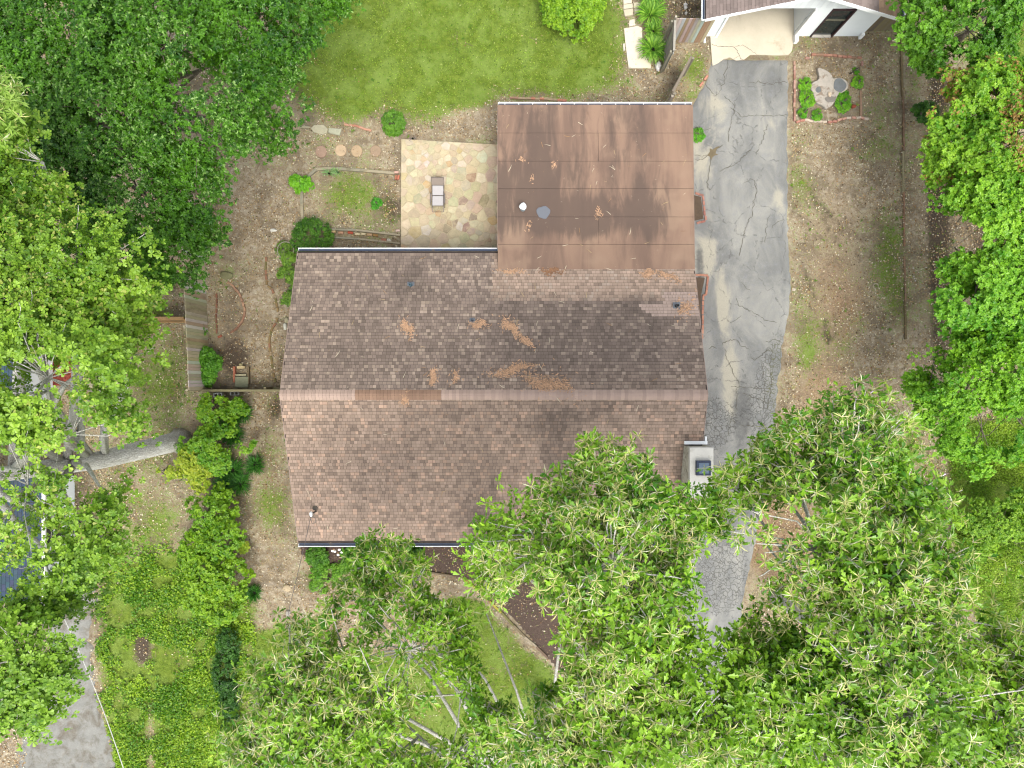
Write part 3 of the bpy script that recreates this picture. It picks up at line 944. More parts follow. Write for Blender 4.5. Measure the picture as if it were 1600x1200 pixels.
# gutters
def gutter(parent, x0, x1, y, z, out, wd=.125, brackets=0, litter=False):
    """U section; out = +1 outer lip towards +y, -1 towards -y"""
    m = MB()
    t = .008
    L = x1 - x0; cx = (x0 + x1) / 2
    m.box((cx, y + out * wd, z - .045), (L, .022, .11), mi=0)
    m.box((cx, y, z - .06), (L, t, .08), mi=1)
    m.box((cx, y + out * wd / 2, z - .095), (L, wd - .03, t), mi=1)
    for xe in (x0 + .004, x1 - .004): m.box((xe, y + out * wd / 2, z - .05), (t, wd - .032, .08), mi=0)
    for i in range(brackets):
        xx = x0 + (i + .5) * L / brackets
        m.box((xx, y + out * wd / 2, z - .004), (.02, wd, .01), mi=0)
    return m.build('gutter', [M['white'], M['fascia_dark']], parent)
gutter(house, HX0 + .03, -.62, y1 + .03, roofz(y1) - .0, 1, .11)
gutter(house, HX0 - .0, HX1, y0 - .03, roofz(y0) - .0, -1, .13)

# flat rear roof
FX0, FX1, FY0, FY1, FZ0, FZ1 = -.60, 7.73, 4.86, 11.90, 3.10, 2.76
def fz(y): return FZ0 + (FZ1 - FZ0) * (y - FY0) / (FY1 - FY0)
m = MB()
vs = [(FX0, FY0 + .1, fz(FY0) - .01), (FX1, FY0 + .1, fz(FY0) - .01), (FX1, FY1, fz(FY1) - .01), (FX0, FY1, fz(FY1) - .01)]
vs += [(a, b, c - .16) for a, b, c in vs]
m.add(vs, [(0, 1, 2, 3), (7, 6, 5, 4), (0, 4, 5, 1), (1, 5, 6, 2), (2, 6, 7, 3), (3, 7, 4, 0)])
froof = m.build('flat_roof', M['deck'], house)
seam = [y_ for y_ in (163.5, 208, 252, 295, 339, 382, 421)]
def fy(py):   # survey y on the flat roof
    z = 2.93
    for _ in range(6):
        y = (600 - py) * (H - z) / F; z = fz(y)
    return y
xs_ = (800 + 0) ; xm = (935 - 800) * (H - 2.9) / F
def roll_stain(px, py):
    s = np.zeros(len(px))
    for x, y, sx, sy, a in [(830, 300, 60, 50, .8), (880, 340, 60, 30, 1.0), (930, 340, 20, 30, .9), (1000, 300, 18, 70, .7), (1020, 370, 12, 40, .7), (830, 200, 30, 60, .5),
                            (900, 230, 30, 80, .4), (990, 330, 40, 25, .7), (960, 250, 16, 90, .4), (1040, 340, 10, 50, .6), (785, 300, 10, 90, .6), (1000, 190, 20, 40, .5), (850, 250, 15, 80, .5)]:
        s += a * np.exp(-((px - x) / sx) ** 2 - ((py - y) / sy) ** 2)
    s -= .5 * np.exp(-((py - 400) / 22) ** 2) + .4 * np.exp(-((px - 1065) / 18) ** 2)
    return np.clip(s, -.3, 1.0)
def sheet(xa, xb, ya, yb, lift):
    nxs, nys = max(3, int((xb - xa) / .2)), max(3, int((yb - ya) / .2))
    gx = np.linspace(xa, xb, nxs); gy = np.linspace(ya, yb, nys)
    GX, GY = np.meshgrid(gx, gy)
    V = np.stack([GX.ravel(), GY.ravel(), fz(GY.ravel()) + lift + (fbm(np.stack([GX.ravel(), GY.ravel()], 1), 1.3, 5) - .5) * .01], 1)
    i0 = (np.arange(nys - 1)[:, None] * nxs + np.arange(nxs - 1)).ravel()
    Fq = np.stack([i0, i0 + 1, i0 + nxs + 1, i0 + nxs], 1)
    # turned down edge
    s = F / (H - V[:, 2])
    st = roll_stain(800 + V[:, 0] * s, 600 - V[:, 1] * s)
    ring = list(range(nxs)) + [k * nxs + nxs - 1 for k in range(1, nys)] + list(range(nys * nxs - 2, (nys - 1) * nxs - 1, -1)) + [k * nxs for k in range(nys - 2, 0, -1)]
    low = V[ring].copy(); low[:, 2] -= .02
    b = len(V); n = len(ring)
    V = np.concatenate([V, low])
    st = np.concatenate([st, st[ring]])
    sq = np.array([(ring[(k + 1) % n], ring[k], b + k, b + (k + 1) % n) for k in range(n)])
    Fq = np.concatenate([Fq, sq])
    tint = np.stack([st + .3, st * 0, st * 0], 1)
    o = npmesh('roofing_sheet', V, Fq, M['rolled'], tint, parent=froof)
g_ = .007
rows_ = [fy(s_) for s_ in seam]
for i in range(6):
    yb, ya = rows_[i], rows_[i + 1]
    if i in (1, 4):
        sheet(FX0, xm - g_, ya + g_, yb - g_, .012 + .003 * (i % 2)); sheet(xm + g_, FX1, ya + g_, yb - g_, .012 + .003 * (i % 2))
    else: sheet(FX0, FX1, ya + g_, yb - g_, .010 + .004 * (i % 3))
gutter(house, FX0, FX1 - .02, FY1 + .02, fz(FY1) + .0, 1, .14, brackets=14)
for x in (FX0 - .012, FX1 + .012):
    m = MB(); m.bar((x, FY0 + .9 if x < 0 else FY0 + .1, fz(FY0 + .5) - .07), (x, FY1, fz(FY1) - .07), .02, .15, col=S(150, 128, 116)); m.build('rake_trim', M['timber'], house)
# vent pipes
def ventpipe(px, py, zb, h, r, col, base=True, label=None, capm=None):
    x, y, _ = W(px, py, zb)
    t = MB()
    if base: t.box((x, y, zb + .02), (r * 5, r * 5, .03), rx=0, col=S(85, 92, 100))
    n = 12
    vs = []
    for z, rr in ((zb, r * 1.5), (zb + .08, r), (zb + h, r), (zb + h, r * .72), (zb + h - .15, r * .7)):
        vs += [(x + rr * math.cos(2 * math.pi * k / n), y + rr * math.sin(2 * math.pi * k / n), z) for k in range(n)]
    fs = [(a * n + k, a * n + (k + 1) % n, (a + 1) * n + (k + 1) % n, (a + 1) * n + k) for a in range(4) for k in range(n)]
    fs.append(tuple(4 * n + k for k in range(n)))
    t.add(vs, fs, 0, col)
    o = t.build('vent_pipe', M['blue'], house)
    if label: o['label'] = label
ventpipe(642, 446, roofz(4.2), .28, .06, S(70, 105, 120), label='dark pipe with rusty collar')
ventpipe(738, 501, roofz(2.65), .2, .045, S(60, 70, 85))
ventpipe(1057, 478, roofz(3.2), .25, .06, S(40, 42, 46), label='black pipe beside the newer shingles')
x, y, _ = W(817, 326, 2.98)
m = MB()
m.tube([(x, y, 2.96), (x, y, 3.3)], [.13, .1], 12, col=S(150, 165, 172))
vp = m.build('roof_vent', M['blue'], house)
m = MB(); m.lump((x, y, 3.36), (.16, .16, .09), col=(.8, .8, .8), n=12, m=6); m.build('cap', M['white'], vp, smooth=True)
x, y, _ = W(849, 332, 3.0)
m = MB(); m.prism([(x + .29 * math.cos(a) * (1 + .12 * math.sin(3 * a)), y + .27 * math.sin(a) * (1 + .1 * math.cos(5 * a))) for a in [k * math.pi / 8 for k in range(16)]], fz(y) + .01, fz(y) + .035, col=S(108, 112, 120), cham=.008)
m.build('roof_patch', M['blue'], house, label='round grey bitumen patch on the flat roof')

# chimney
cz0, cz1 = 3.2, 5.13
m = MB()
vs = [(6.98, -2.50, 0), (7.92, -2.50, 0), (7.92, -4.50, 0), (6.98, -4.50, 0)]
top = [(7.03, -2.53), (7.88, -2.53), (7.88, -4.46), (7.03, -4.46)]
m.prism([(a, b) for a, b, _ in vs][::-1], 0, 4.95, col=(.9, .9, .9))
ch = m.build('chimney', simple('lichened_stone', S(225, 220, 200), .9, .5, 5, 22, .02, blotch=S(120, 116, 100), blot=(.45, .65)), house)
m = MB()
m.prism([(6.99, -2.49), (6.99, -4.51), (7.94, -4.51), (7.94, -2.49)], 4.95, 5.13, col=(1, 1, 1), cham=.03)
m.build('crown', simple('pale_render', S(225, 222, 212), .8, .18, 3, 40, .004, blotch=S(180, 176, 160), blot=(.55, .75)), ch)
cxx, cyy = 299.5 * 26.75 / F, -131.5 * 26.75 / F
m = MB()
m.prism([(cxx + a * .29, cyy + b * .29) for a, b in ((-1, -1), (1, -1), (1, 1), (-1, 1))], 5.13, 5.28, col=S(30, 44, 72), cham=.03)
m.prism([(cxx + a * .21, cyy + b * .21) for a, b in ((-1, -1), (1, -1), (1, 1), (-1, 1))], 5.28, 5.3, col=S(96, 116, 138), cham=.008)
for a, b in ((-1, 0), (1, 0), (0, -1), (0, 1)):
    m.box((cxx + a * .25, cyy + b * .25, 5.285), (.05 if a else .55, .05 if b else .45, .035), col=S(36, 52, 84))
m.build('flue_cover', M['blue'], ch, label='square dark blue metal flue cover')
m = MB(); m.box((7.42, -2.37, 4.42), (.92, .13, .10)); m.box((7.84, -2.22, 4.36), (.06, .2, .1))
m.build('flashing', M['white'], ch, label='white flashing strip above the chimney')

# service mast and cable head
mx, my, mz = W(489, 802, 3.7)
t = thing('service_mast', 'thin service mast with white insulator on the lower left roof corner', 'service mast', (mx, my, roofz(my)))
m = MB(); m.tube([(mx, my, roofz(my) - .02), (mx - .02, my, 3.75)], .035, 8, col=S(120, 120, 118)); m.build('pole', M['metal'], t)
m = MB(); m.prism([(mx - .02 + .11 * math.cos(a), my + .15 + .1 * math.sin(a)) for a in [k * math.pi / 4 for k in range(8)]], roofz(my + .15), roofz(my + .15) + .05, col=S(95, 88, 80)); m.build('base', M['timber'], t)
m = MB(); m.lump((mx - .05, my - .02, 3.8), (.07, .12, .07), col=(.8, .8, .8), n=8, m=6); m.build('insulator', M['white'], t)
m = MB(); m.tube([(mx - .04, my - .1, 3.8), (mx + .1, my - .2, 3.72), (mx + .12, my - .38, 3.7), (mx - .02, my - .42, 3.75), (mx - .08, my - .2, 3.8)], .012, 5); m.build('drip_loop', M['darkwire'], t)
def wire(label, pts, r, mat):
    m = MB(); q = []
    for k in range(len(pts) - 1):
        a, b = Vector(pts[k]), Vector(pts[k + 1])
        L = (b - a).length
        for i in range(10):
            u = i / 10
            p = a.lerp(b, u); p.z -= 4 * .02 * L * u * (1 - u)
            q.append(p)
    q.append(Vector(pts[-1]))
    m.tube(q, r, 5)
    o = m.build('overhead_wire', mat); return tag(o, label, 'wire')
wire('thin grey service wire running from roof mast down over the front yard', [(mx - .05, my - .05, 3.8), W(452, 950, 4.6), W(400, 1260, 6.0)], .011, M['darkwire'])
wire('white overhead wire crossing the grey gravel drive beside neighbouring lawn', [W(70, 905, 4.2), W(165, 1120, 5.0), W(250, 1400, 6.0)], .016, M['wire'])

# pine needle drifts on the roof
def needles(label, px, py, L, wd, ang, n, flat=False, col=(196, 158, 126)):
    r = random.Random(int(px * 7 + py))
    m = MB()
    z0 = 0
    cx, cy, _ = W(px, py, 4.2)
    for it in range(6):
        z0 = (fz(cy) if flat else roofz(cy)); cx, cy, _ = W(px, py, z0)
    ca, sa = math.cos(R(ang)), math.sin(R(ang))
    for _ in range(int(n * (.2 if flat else .42))):
        u = r.gauss(0, .55) * L / 2; v = r.gauss(0, .62) * wd / 2 * (1 if r.random() < .8 else 2.2) + .25 * wd * math.sin(u / L * 7)
        x = cx + u * ca - v * sa; y = cy + u * sa + v * ca
        if x < HX0 or x > HX1: continue
        zz = (fz(y) if flat else roofz(y)) + r.uniform(.018, .045)
        a = R(ang) + r.gauss(0, .9); l = r.uniform(.05, .12); w_ = r.uniform(.008, .016)
        dx, dy = math.cos(a) * l / 2, math.sin(a) * l / 2
        ex, ey = -math.sin(a) * w_, math.cos(a) * w_
        f_ = fz if flat else roofz
        h1 = f_(y + dy) - f_(y); h0 = f_(y - dy) - f_(y)
        m.add([(x - dx - ex, y - dy - ey, zz + h0), (x + dx - ex, y + dy - ey, zz + h1), (x + dx + ex, y + dy + ey, zz + h1), (x - dx + ex, y - dy + ey, zz + h0)], [(0, 1, 2, 3)], 0,
              tuple(np.array(S(*col)) * r.uniform(.7, 1.25)))
    tag(m.build('pine_needle_drift', M['needles']), label, 'pine needles', 'pine needle drifts on the roof', 'stuff')
needles('short orange needle drift on the left of the rear roof slope', 637, 512, .65, .2, -55, 520)
needles('needle drift around the small pipe near the roof middle', 748, 507, .6, .2, 10, 420)
needles('upper half of the long curved needle drift right of the small pipe', 797, 510, .8, .25, -48, 700)
needles('lower end of the long curved needle drift on rear slope', 822, 533, .7, .18, -40, 420)
needles('pale slanting needle drift above the ridge near its middle', 800, 578, 1.6, .25, 14, 950)
needles('broad needle drift resting just above the ridge', 858, 601, 1.9, .45, -17, 1700)
needles('upright needle wisp just above the ridge left of centre', 677, 588, .6, .2, 78, 420)
needles('needle wisp lying across the ridge caps', 633, 622, .5, .2, 60, 320)
needles('faint needle wisp above the broad ridge drift', 712, 588, .5, .2, 80, 180)
needles('loose needle fluff round the black pipe by the newer shingles', 1070, 480, .6, .5, -30, 420)
needles('needle clump against the flat roof edge right of centre', 1012, 427, .5, .25, 10, 420)
needles('needle streak running down from flat roof edge near right end', 1045, 431, .8, .15, -25, 420)
needles('brown needle clump at flat roof edge near middle', 862, 423, .8, .2, 0, 420, col=(150, 112, 84))
needles('thin needle line where flat roof meets shingles at left', 800, 424, .9, .14, -4, 300)
needles('tiny tan needle tuft on the flat roof left side', 815, 250, .22, .16, 80, 90, True)
needles('tan needle tuft on flat roof between seams', 866, 257, .3, .2, 70, 110, True)
needles('round tan debris spot on flat roof above white vent', 831, 279, .2, .2, 0, 90, True)
needles('long tan stain of needles low on the flat roof', 935, 332, .5, .25, 70, 160, True)
needles('dusty needle smear along lower edge of flat roof', 826, 355, .5, .2, 60, 90, True)

n = 900
bx_, by_ = rng.uniform(HX0 + .1, HX1 - .1, n), rng.uniform(y0 + .1, FY1 - .1, n)
k = (by_ < 5.5) | (bx_ > FX0 + .1)
bx_, by_ = bx_[k], by_[k]
onf = (bx_ > FX0) & (by_ > 4.9)
bz_ = np.where(onf, fz(by_), RZ - np.abs(by_ - RY) * SL) + .03
n = len(bx_)
d = rand_dirs(n, -.05); d[:, 2] = np.where(onf, 0, -np.sign(by_ - RY) * SL * d[:, 1])
big = rng.random(n) < .25
V, Fa, C = leaves_mesh(np.stack([bx_, by_, bz_], 1), d, np.tile([[0, 0, 1.0]], (n, 1)), np.where(big, rng.uniform(.12, .35, n), rng.uniform(.04, .09, n)), T_tw * np.array([1.2, 1, .6]) , F_tw, pal[rng.choice(len(pal), n, p=[.35, .25, .15, .1, .05, .1])])
tag(npmesh('roof_debris', V, Fa, M['chips'], C), 'twigs catkins and leaf bits scattered over the house roofs', 'debris', None, 'stuff')

# ------------------------------------------------------------------ patio
def clip_poly(poly, a, b):
    """keep the part of poly nearer a than b"""
    mx_, my_ = (a[0] + b[0]) / 2, (a[1] + b[1]) / 2
    nx_, ny_ = b[0] - a[0], b[1] - a[1]
    out = []
    for i in range(len(poly)):
        p, q = poly[i], poly[(i + 1) % len(poly)]
        dp = (p[0] - mx_) * nx_ + (p[1] - my_) * ny_; dq = (q[0] - mx_) * nx_ + (q[1] - my_) * ny_
        if dp <= 0: out.append(p)
        if (dp < 0 < dq) or (dq < 0 < dp):
            t = dp / (dp - dq); out.append((p[0] + (q[0] - p[0]) * t, p[1] + (q[1] - p[1]) * t))
    return out
def shrink(poly, d):
    cx = sum(p[0] for p in poly) / len(poly); cy = sum(p[1] for p in poly) / len(poly)
    n = len(poly); out = poly
    lines = []
    for i in range(n):
        p, q = poly[i], poly[(i + 1) % n]
        ex, ey = q[0] - p[0], q[1] - p[1]; L = math.hypot(ex, ey)
        if L < 1e-5: continue
        nx_, ny_ = ey / L, -ex / L
        if (cx - p[0]) * nx_ + (cy - p[1]) * ny_ > 0: nx_, ny_ = -nx_, -ny_
        lines.append((p[0] - nx_ * d, p[1] - ny_ * d, nx_, ny_))
    for (lx, ly, nx_, ny_) in lines:
        res = []
        for i in range(len(out)):
            p, q = out[i], out[(i + 1) % len(out)]
            dp = (p[0] - lx) * nx_ + (p[1] - ly) * ny_; dq = (q[0] - lx) * nx_ + (q[1] - ly) * ny_
            if dp <= 0: res.append(p)
            if (dp < 0 < dq) or (dq < 0 < dp):
                t = dp / (dp - dq); res.append((p[0] + (q[0] - p[0]) * t, p[1] + (q[1] - p[1]) * t))
        out = res
        if len(out) < 3: return None
    return out
pc = [W(627, 217, .1)[:2], W(782, 226, .1)[:2], W(782, 400, .1)[:2], W(626, 400, .1)[:2]]
m = MB(); m.prism(pc[::-1], -.1, .085)
patio = m.build('patio', M['mortar'], kind='structure', origin=(*pc[0], 0))
pr_ = random.Random(3)
seeds = []
tries = 0
while len(seeds) < 215 and tries < 20000:
    tries += 1
    x = pr_.uniform(pc[0][0], pc[1][0]); y = pr_.uniform(pc[2][1], pc[0][1])
    md = .12 + .34 * float(vnoise(np.array([[x, y]]), .9, 8)[0])
    if all((x - a) ** 2 + (y - b) ** 2 > md * md for a, b in seeds): seeds.append((x, y))
cream = [S(202, 190, 162), S(196, 180, 148), S(212, 202, 178), S(190, 176, 148), S(198, 184, 154), S(182, 170, 144)]
acc = [S(166, 144, 118), S(198, 170, 124), S(162, 152, 130), S(184, 158, 124), S(158, 138, 122)]
border = pc[::-1]
cents = []
for i, a in enumerate(seeds):
    poly = list(pc)
    for j, b in enumerate(seeds):
        if i != j and abs(a[0] - b[0]) < 1.6 and abs(a[1] - b[1]) < 1.6: poly = clip_poly(poly, a, b)
        if len(poly) < 3: break
    if len(poly) < 3: continue
    poly = shrink(poly, pr_.uniform(.008, .024))
    if not poly or len(poly) < 3: continue
    # knock the corners off
    n = len(poly); q = []
    for k in range(n):
        p0, p1, p2 = poly[k - 1], poly[k], poly[(k + 1) % n]
        for (pp, f_) in ((p0, .09), (p2, .09)):
            q.append((p1[0] + (pp[0] - p1[0]) * f_ + pr_.gauss(0, .006), p1[1] + (pp[1] - p1[1]) * f_ + pr_.gauss(0, .006)))
    m = MB()
    ar = sum(q[k][0] * q[(k + 1) % len(q)][1] - q[(k + 1) % len(q)][0] * q[k][1] for k in range(len(q)))
    if ar < 0: q = q[::-1]
    py_ = 600 - a[1] * F / H
    c = pr_.choice(acc) if pr_.random() < (.07 if py_ < 290 else .2) else pr_.choice(cream)
    c = tuple(v * pr_.uniform(.88, 1.06) for v in c)
    m.prism(q, .05, .105 + pr_.uniform(-.006, .012), col=c, cham=.008)
    m.build('flagstone', M['stone'], patio, origin=(a[0], a[1], .1))

# lounge chair
lx, ly, _ = W(685, 307, .2)
t = thing('lounge_chair', 'grey sling lounge chair with raised headrest standing on the flagstone patio', 'lounge chair', (lx, ly, .11))
fc = S(118, 110, 104); sg_ = S(196, 192, 192)
m = MB()
ys_ = {'head': .76, 'neck': .45, 'mid': -.02, 'end': -.5, 'foot': -.75}
for sx in (-.27, .27):
    m.tube([(lx + sx * 1.05, ly + .76, .62), (lx + sx, ly + .45, .42), (lx + sx, ly - .02, .40), (lx + sx, ly - .5, .42), (lx + sx * .95, ly - .76, .36)], .016, 6, col=fc)
for yy, zz, hw in ((.76, .62, .285), (-.02, .40, .27), (-.76, .36, .257), (.45, .42, .27), (-.5, .42, .27)):
    m.tube([(lx - hw, ly + yy, zz), (lx + hw, ly + yy, zz)], .014, 6, col=fc)
m.build('frame', M['metal'], t)
for (ya, yb, za, zb, hw, nm, c) in ((.75, .47, .63, .44, .275, 'headrest', S(150, 138, 128)), (.44, 0.0, .435, .415, .25, 'backrest', sg_), (-.04, -.48, .415, .43, .25, 'seat', sg_)):
    m = MB(); m.bar((lx, ly + ya, za), (lx, ly + yb, zb), hw * 2, .012, col=c); m.build(nm, M['sling'], t)
for sx in (-.3, .3):
    m = MB(); m.tube([(lx + sx, ly + .1, .42), (lx + sx * 1.06, ly + .02, .58), (lx + sx * 1.1, ly - .42, .57), (lx + sx * 1.08, ly - .46, .42)], .014, 6, col=fc); m.box((lx + sx * 1.09, ly - .2, .59), (.05, .4, .02), col=S(140, 132, 126)); m.build('armrest', M['metal'], t)
for sx in (-.26, .26):
    for yy in (.4, -.45):
        m = MB(); m.tube([(lx + sx, ly + yy, .41), (lx + sx * 1.1, ly + yy + (.06 if yy > 0 else -.06), .12)], .013, 6, col=fc); m.build('leg', M['metal'], t)

# ------------------------------------------------------------------ bricks, timbers, stones
BR = [S(168, 122, 102), S(180, 136, 114), S(156, 108, 90), S(196, 156, 132), S(172, 144, 122)]
BRP = [S(200, 160, 138), S(190, 140, 120), S(214, 190, 165), S(178, 120, 100)]
_bm = {}
def brick_mesh(c, dims=(.2, .095, .07)):
    key = (c, dims)
    if key not in _bm:
        m = MB()
        a, b, h = dims[0] / 2, dims[1] / 2, dims[2]
        m.prism([(-a, -b), (a, -b), (a, b), (-a, b)], -.03, h, col=c, cham=.006)
        me = bpy.data.meshes.new('brick')
        me.from_pydata(m.v, [], m.f); me.materials.append(M['brick']); set_tint(me, m.c); me.update()
        _bm[key] = me
    return _bm[key]
def put_brick(parent, x, y, z, rz, c, dims=(.2, .095, .07), name='brick', tilt=0):
    o = bpy.data.objects.new(name, brick_mesh(c, dims))
    sc.collection.objects.link(o)
    o.parent = parent
    o.location = Vector((x, y, z)) - ORG[parent.name]
    o.rotation_euler = (tilt, random.uniform(-.05, .05), rz)
    return o
def brick_line(parent, pts, pal, pitch=.215, jit=.008, dims=(.2, .095, .07), z=0.0, ang=.04, skip=0.0, across=False):
    pts = [W(*p, 0)[:2] for p in pts]
    dist = 0.0
    for k in range(len(pts) - 1):
        (ax, ay), (bx, by) = pts[k], pts[k + 1]
        L = math.hypot(bx - ax, by - ay); n = max(1, int(round(L / pitch)))
        a = math.atan2(by - ay, bx - ax)
        for i in range(n):
            if random.random() < skip: continue
            u = (i + .5) / n
            put_brick(parent, ax + (bx - ax) * u + random.gauss(0, jit), ay + (by - ay) * u + random.gauss(0, jit), z + random.uniform(-.012, .008),
                      a + random.gauss(0, ang) + (math.pi / 2 if across else 0), random.choice(pal), dims, tilt=random.gauss(0, .04))
def edging(label, pts, pal=BR, cat='brick edging', **kw):
    x, y, _ = W(*pts[0], 0)
    t = thing('brick_edging', label, cat, (x, y, 0))
    brick_line(t, pts, pal, **kw)
    return t
def timbers(parent, segs, wd=.11, h=.14, cols=(S(150, 145, 125), S(165, 155, 130)), name='timber'):
    for i, (a, b) in enumerate(segs):
        p, q = W(*a, h), W(*b, h)
        m = MB(); m.bar((p[0], p[1], h / 2 - .02), (q[0], q[1], h / 2 - .02), wd, h, col=cols[i % len(cols)])
        m.build(name, M['timber'], parent)

edging('curved brick arc bordering the bare half round bed beside the plank fence', [(356, 441), (366, 448), (374, 458), (380, 472), (383, 487), (380, 500), (372, 511), (360, 521)], [S(165, 130, 105), S(150, 112, 90), S(176, 140, 112)])
edging('straight row of red bricks closing the half round bed', [(339, 458), (338, 490), (339, 522)], [S(160, 112, 88), S(146, 104, 82)], dims=(.2, .06, .06))
edging('single tilted orange brick below the half round bed', [(341, 527), (347, 524)], [S(175, 105, 80)])
edging('wavy mossy brick border between the bare path and the house', [(416, 402), (415, 422), (417, 445), (425, 452), (430, 466), (434, 480), (434, 495), (431, 505), (424, 517), (421, 530), (422, 550), (426, 575), (430, 598)], [S(140, 118, 80), S(150, 110, 85), S(120, 112, 70)], skip=.12, z=-.02)
edging('faint red bricks sunk in the lawn edge above the stepping stones', [(538, 195), (556, 196), (568, 201), (580, 205)], [S(176, 124, 100), S(196, 150, 125)], z=-.035)
edging('brick row on the lawn behind the flat roof gutter', [(796, 153), (850, 155), (885, 158)], [S(165, 130, 108), S(190, 130, 105), S(170, 150, 120)])
edging('two pink bricks lying slanted beside the upper driveway edge', [(1092, 137), (1107, 117)], [S(196, 140, 118)], pitch=.3, dims=(.26, .1, .07))
t = thing('brick_planter', 'small brick edged bed poking out beside the flat roof by the driveway', 'planter', (*W(1090, 325)[:2], 0))
brick_line(t, [(1086, 302), (1098, 306), (1102, 345), (1088, 350)], [S(158, 106, 94), S(176, 126, 110), S(150, 108, 96)])
m = MB(); m.prism([W(*p, 0)[:2] for p in ((1080, 346), (1099, 342), (1095, 308), (1080, 304))], -.05, .03); m.build('soil', M['dirtbrown'], t)
t = thing('brick_planter', 'long narrow brick edged bed between house eave and driveway', 'planter', (*W(1100, 470)[:2], 0))
brick_line(t, [(1080, 429), (1106, 431), (1103, 460), (1098, 462), (1097, 530)], [S(184, 134, 112), S(196, 148, 124), S(168, 120, 102)])
m = MB(); m.prism([W(*p, 0)[:2] for p in ((1078, 530), (1094, 530), (1095, 462), (1101, 434), (1078, 433))], -.05, .03); m.build('soil', M['dirtbrown'], t)

# stump planter
t = thing('stump_planter', 'square brick edged bed with an old tree stump beside the driveway top', 'planter', (*W(1290, 140)[:2], 0))
PK = [S(180, 140, 126), S(194, 158, 142), S(164, 122, 106), S(184, 150, 130)]
brick_line(t, [(1241, 96), (1241, 190)], PK)
brick_line(t, [(1267, 86), (1300, 87), (1346, 91)], [S(182, 132, 112), S(190, 144, 122), S(160, 128, 106)])
brick_line(t, [(1255, 91), (1266, 92)], PK, pitch=.25)
brick_line(t, [(1243, 191), (1257, 188), (1270, 190), (1300, 191), (1322, 185), (1345, 184), (1356, 187)], [S(190, 135, 118), S(214, 196, 176), S(205, 160, 140)], ang=.12)
brick_line(t, [(1346, 96), (1347, 104)], PK, across=False)
timbers(t, [((1346, 103), (1346, 140)), ((1346, 141), (1346, 181))], .09, .08, (S(150, 135, 110), S(165, 135, 112)))
def sz(l): return [(1220 + a / 8, 60 + b / 8) for a, b in l]
outl = sz([(455, 360), (520, 370), (600, 410), (645, 455), (650, 500), (720, 485), (800, 500), (850, 560), (848, 620), (800, 665), (720, 690), (695, 760), (650, 830), (570, 890), (530, 830), (430, 800), (415, 690), (380, 640), (385, 545), (470, 520), (485, 470)])
stump = thing('tree_stump', 'pale weathered star shaped tree stump inside the square brick bed', 'tree stump', (*W(1290, 140)[:2], 0))
o2 = [W(a, b, .16)[:2] for a, b in outl]
# smooth outline
def smooth(poly, n=2):
    for _ in range(n):
        q = []
        for k in range(len(poly)):
            a, b = poly[k], poly[(k + 1) % len(poly)]
            q += [(a[0] * .75 + b[0] * .25, a[1] * .75 + b[1] * .25), (a[0] * .25 + b[0] * .75, a[1] * .25 + b[1] * .75)]
        poly = q
    return poly
m = MB(); o3 = smooth(o2)
m.prism(o3[::-1], -.05, .16, col=(1, 1, 1), cham=.03)
m.build('wood_body', simple('grey_stump_wood', S(190, 182, 170), .9, .35, 5, 30, .012, blotch=S(140, 118, 98), blot=(.5, .62)), stump)
def disc(cx, cy, rx, ry, z, h, col, name, mat, parent, n=20, wob=.08, seed=1, px=True):
    r = random.Random(seed)
    if px: cx, cy, _ = W(cx, cy, z)
    poly = [(cx + rx * math.cos(a) * (1 + wob * math.sin(3 * a + seed)), cy + ry * math.sin(a) * (1 + wob * math.cos(2 * a + seed))) for a in [k * 2 * math.pi / n for k in range(n)]]
    m = MB(); m.prism(poly, z - .05, z + h, col=col, cham=.006)
    return m.build(name, mat, parent)
disc(1220 + 735 / 8, 60 + 585 / 8, .30, .31, .16, .02, S(122, 126, 128), 'cut_face', M['rock'], stump, seed=2)
disc(1220 + 470 / 8, 60 + 640 / 8, .13, .14, .16, .015, S(120, 124, 124), 'cut_face', M['rock'], stump, seed=4)
disc(1220 + 620 / 8, 60 + 760 / 8, .26, .15, .16, .012, S(140, 134, 126), 'cut_face', M['rock'], stump, seed=6)
m = MB(); m.lump((*W(1296, 147, .22)[:2], .22), (.09, .14, .05), col=S(220, 200, 175), seed=4)
tag(m.build('rock', M['rock']), 'small cream stone lying on the tree stump', 'stone')
m = MB(); a_ = W(1334, 166, .05)
m.lump((a_[0], a_[1], .04), (.13, .1, .07), col=(1, 1, 1), seed=9)
tag(m.build('terracotta_shard', M['terracotta']), 'broken red terracotta shard at lower right of the stump bed', 'pot shard')

# the long edging down the right hand side
t = edging('long thin brick edging running parallel to the driveway near hedge trees', [(1411, 150), (1412, 235)], [S(146, 118, 94), S(134, 108, 86)], z=-.02, dims=(.2, .08, .06))
brick_line(t, [(1412, 300), (1413, 385)], [S(154, 120, 94), S(142, 112, 88)], z=-.02, dims=(.2, .08, .06))
brick_line(t, [(1413, 400), (1415, 470)], [S(154, 124, 98), S(148, 124, 100)], z=-.02, dims=(.2, .08, .06))
timbers(t, [((1409, 60), (1411, 150)), ((1412, 236), (1412, 299)), ((1415, 471), (1416, 530))], .09, .06, (S(120, 105, 75), S(150, 142, 110)))

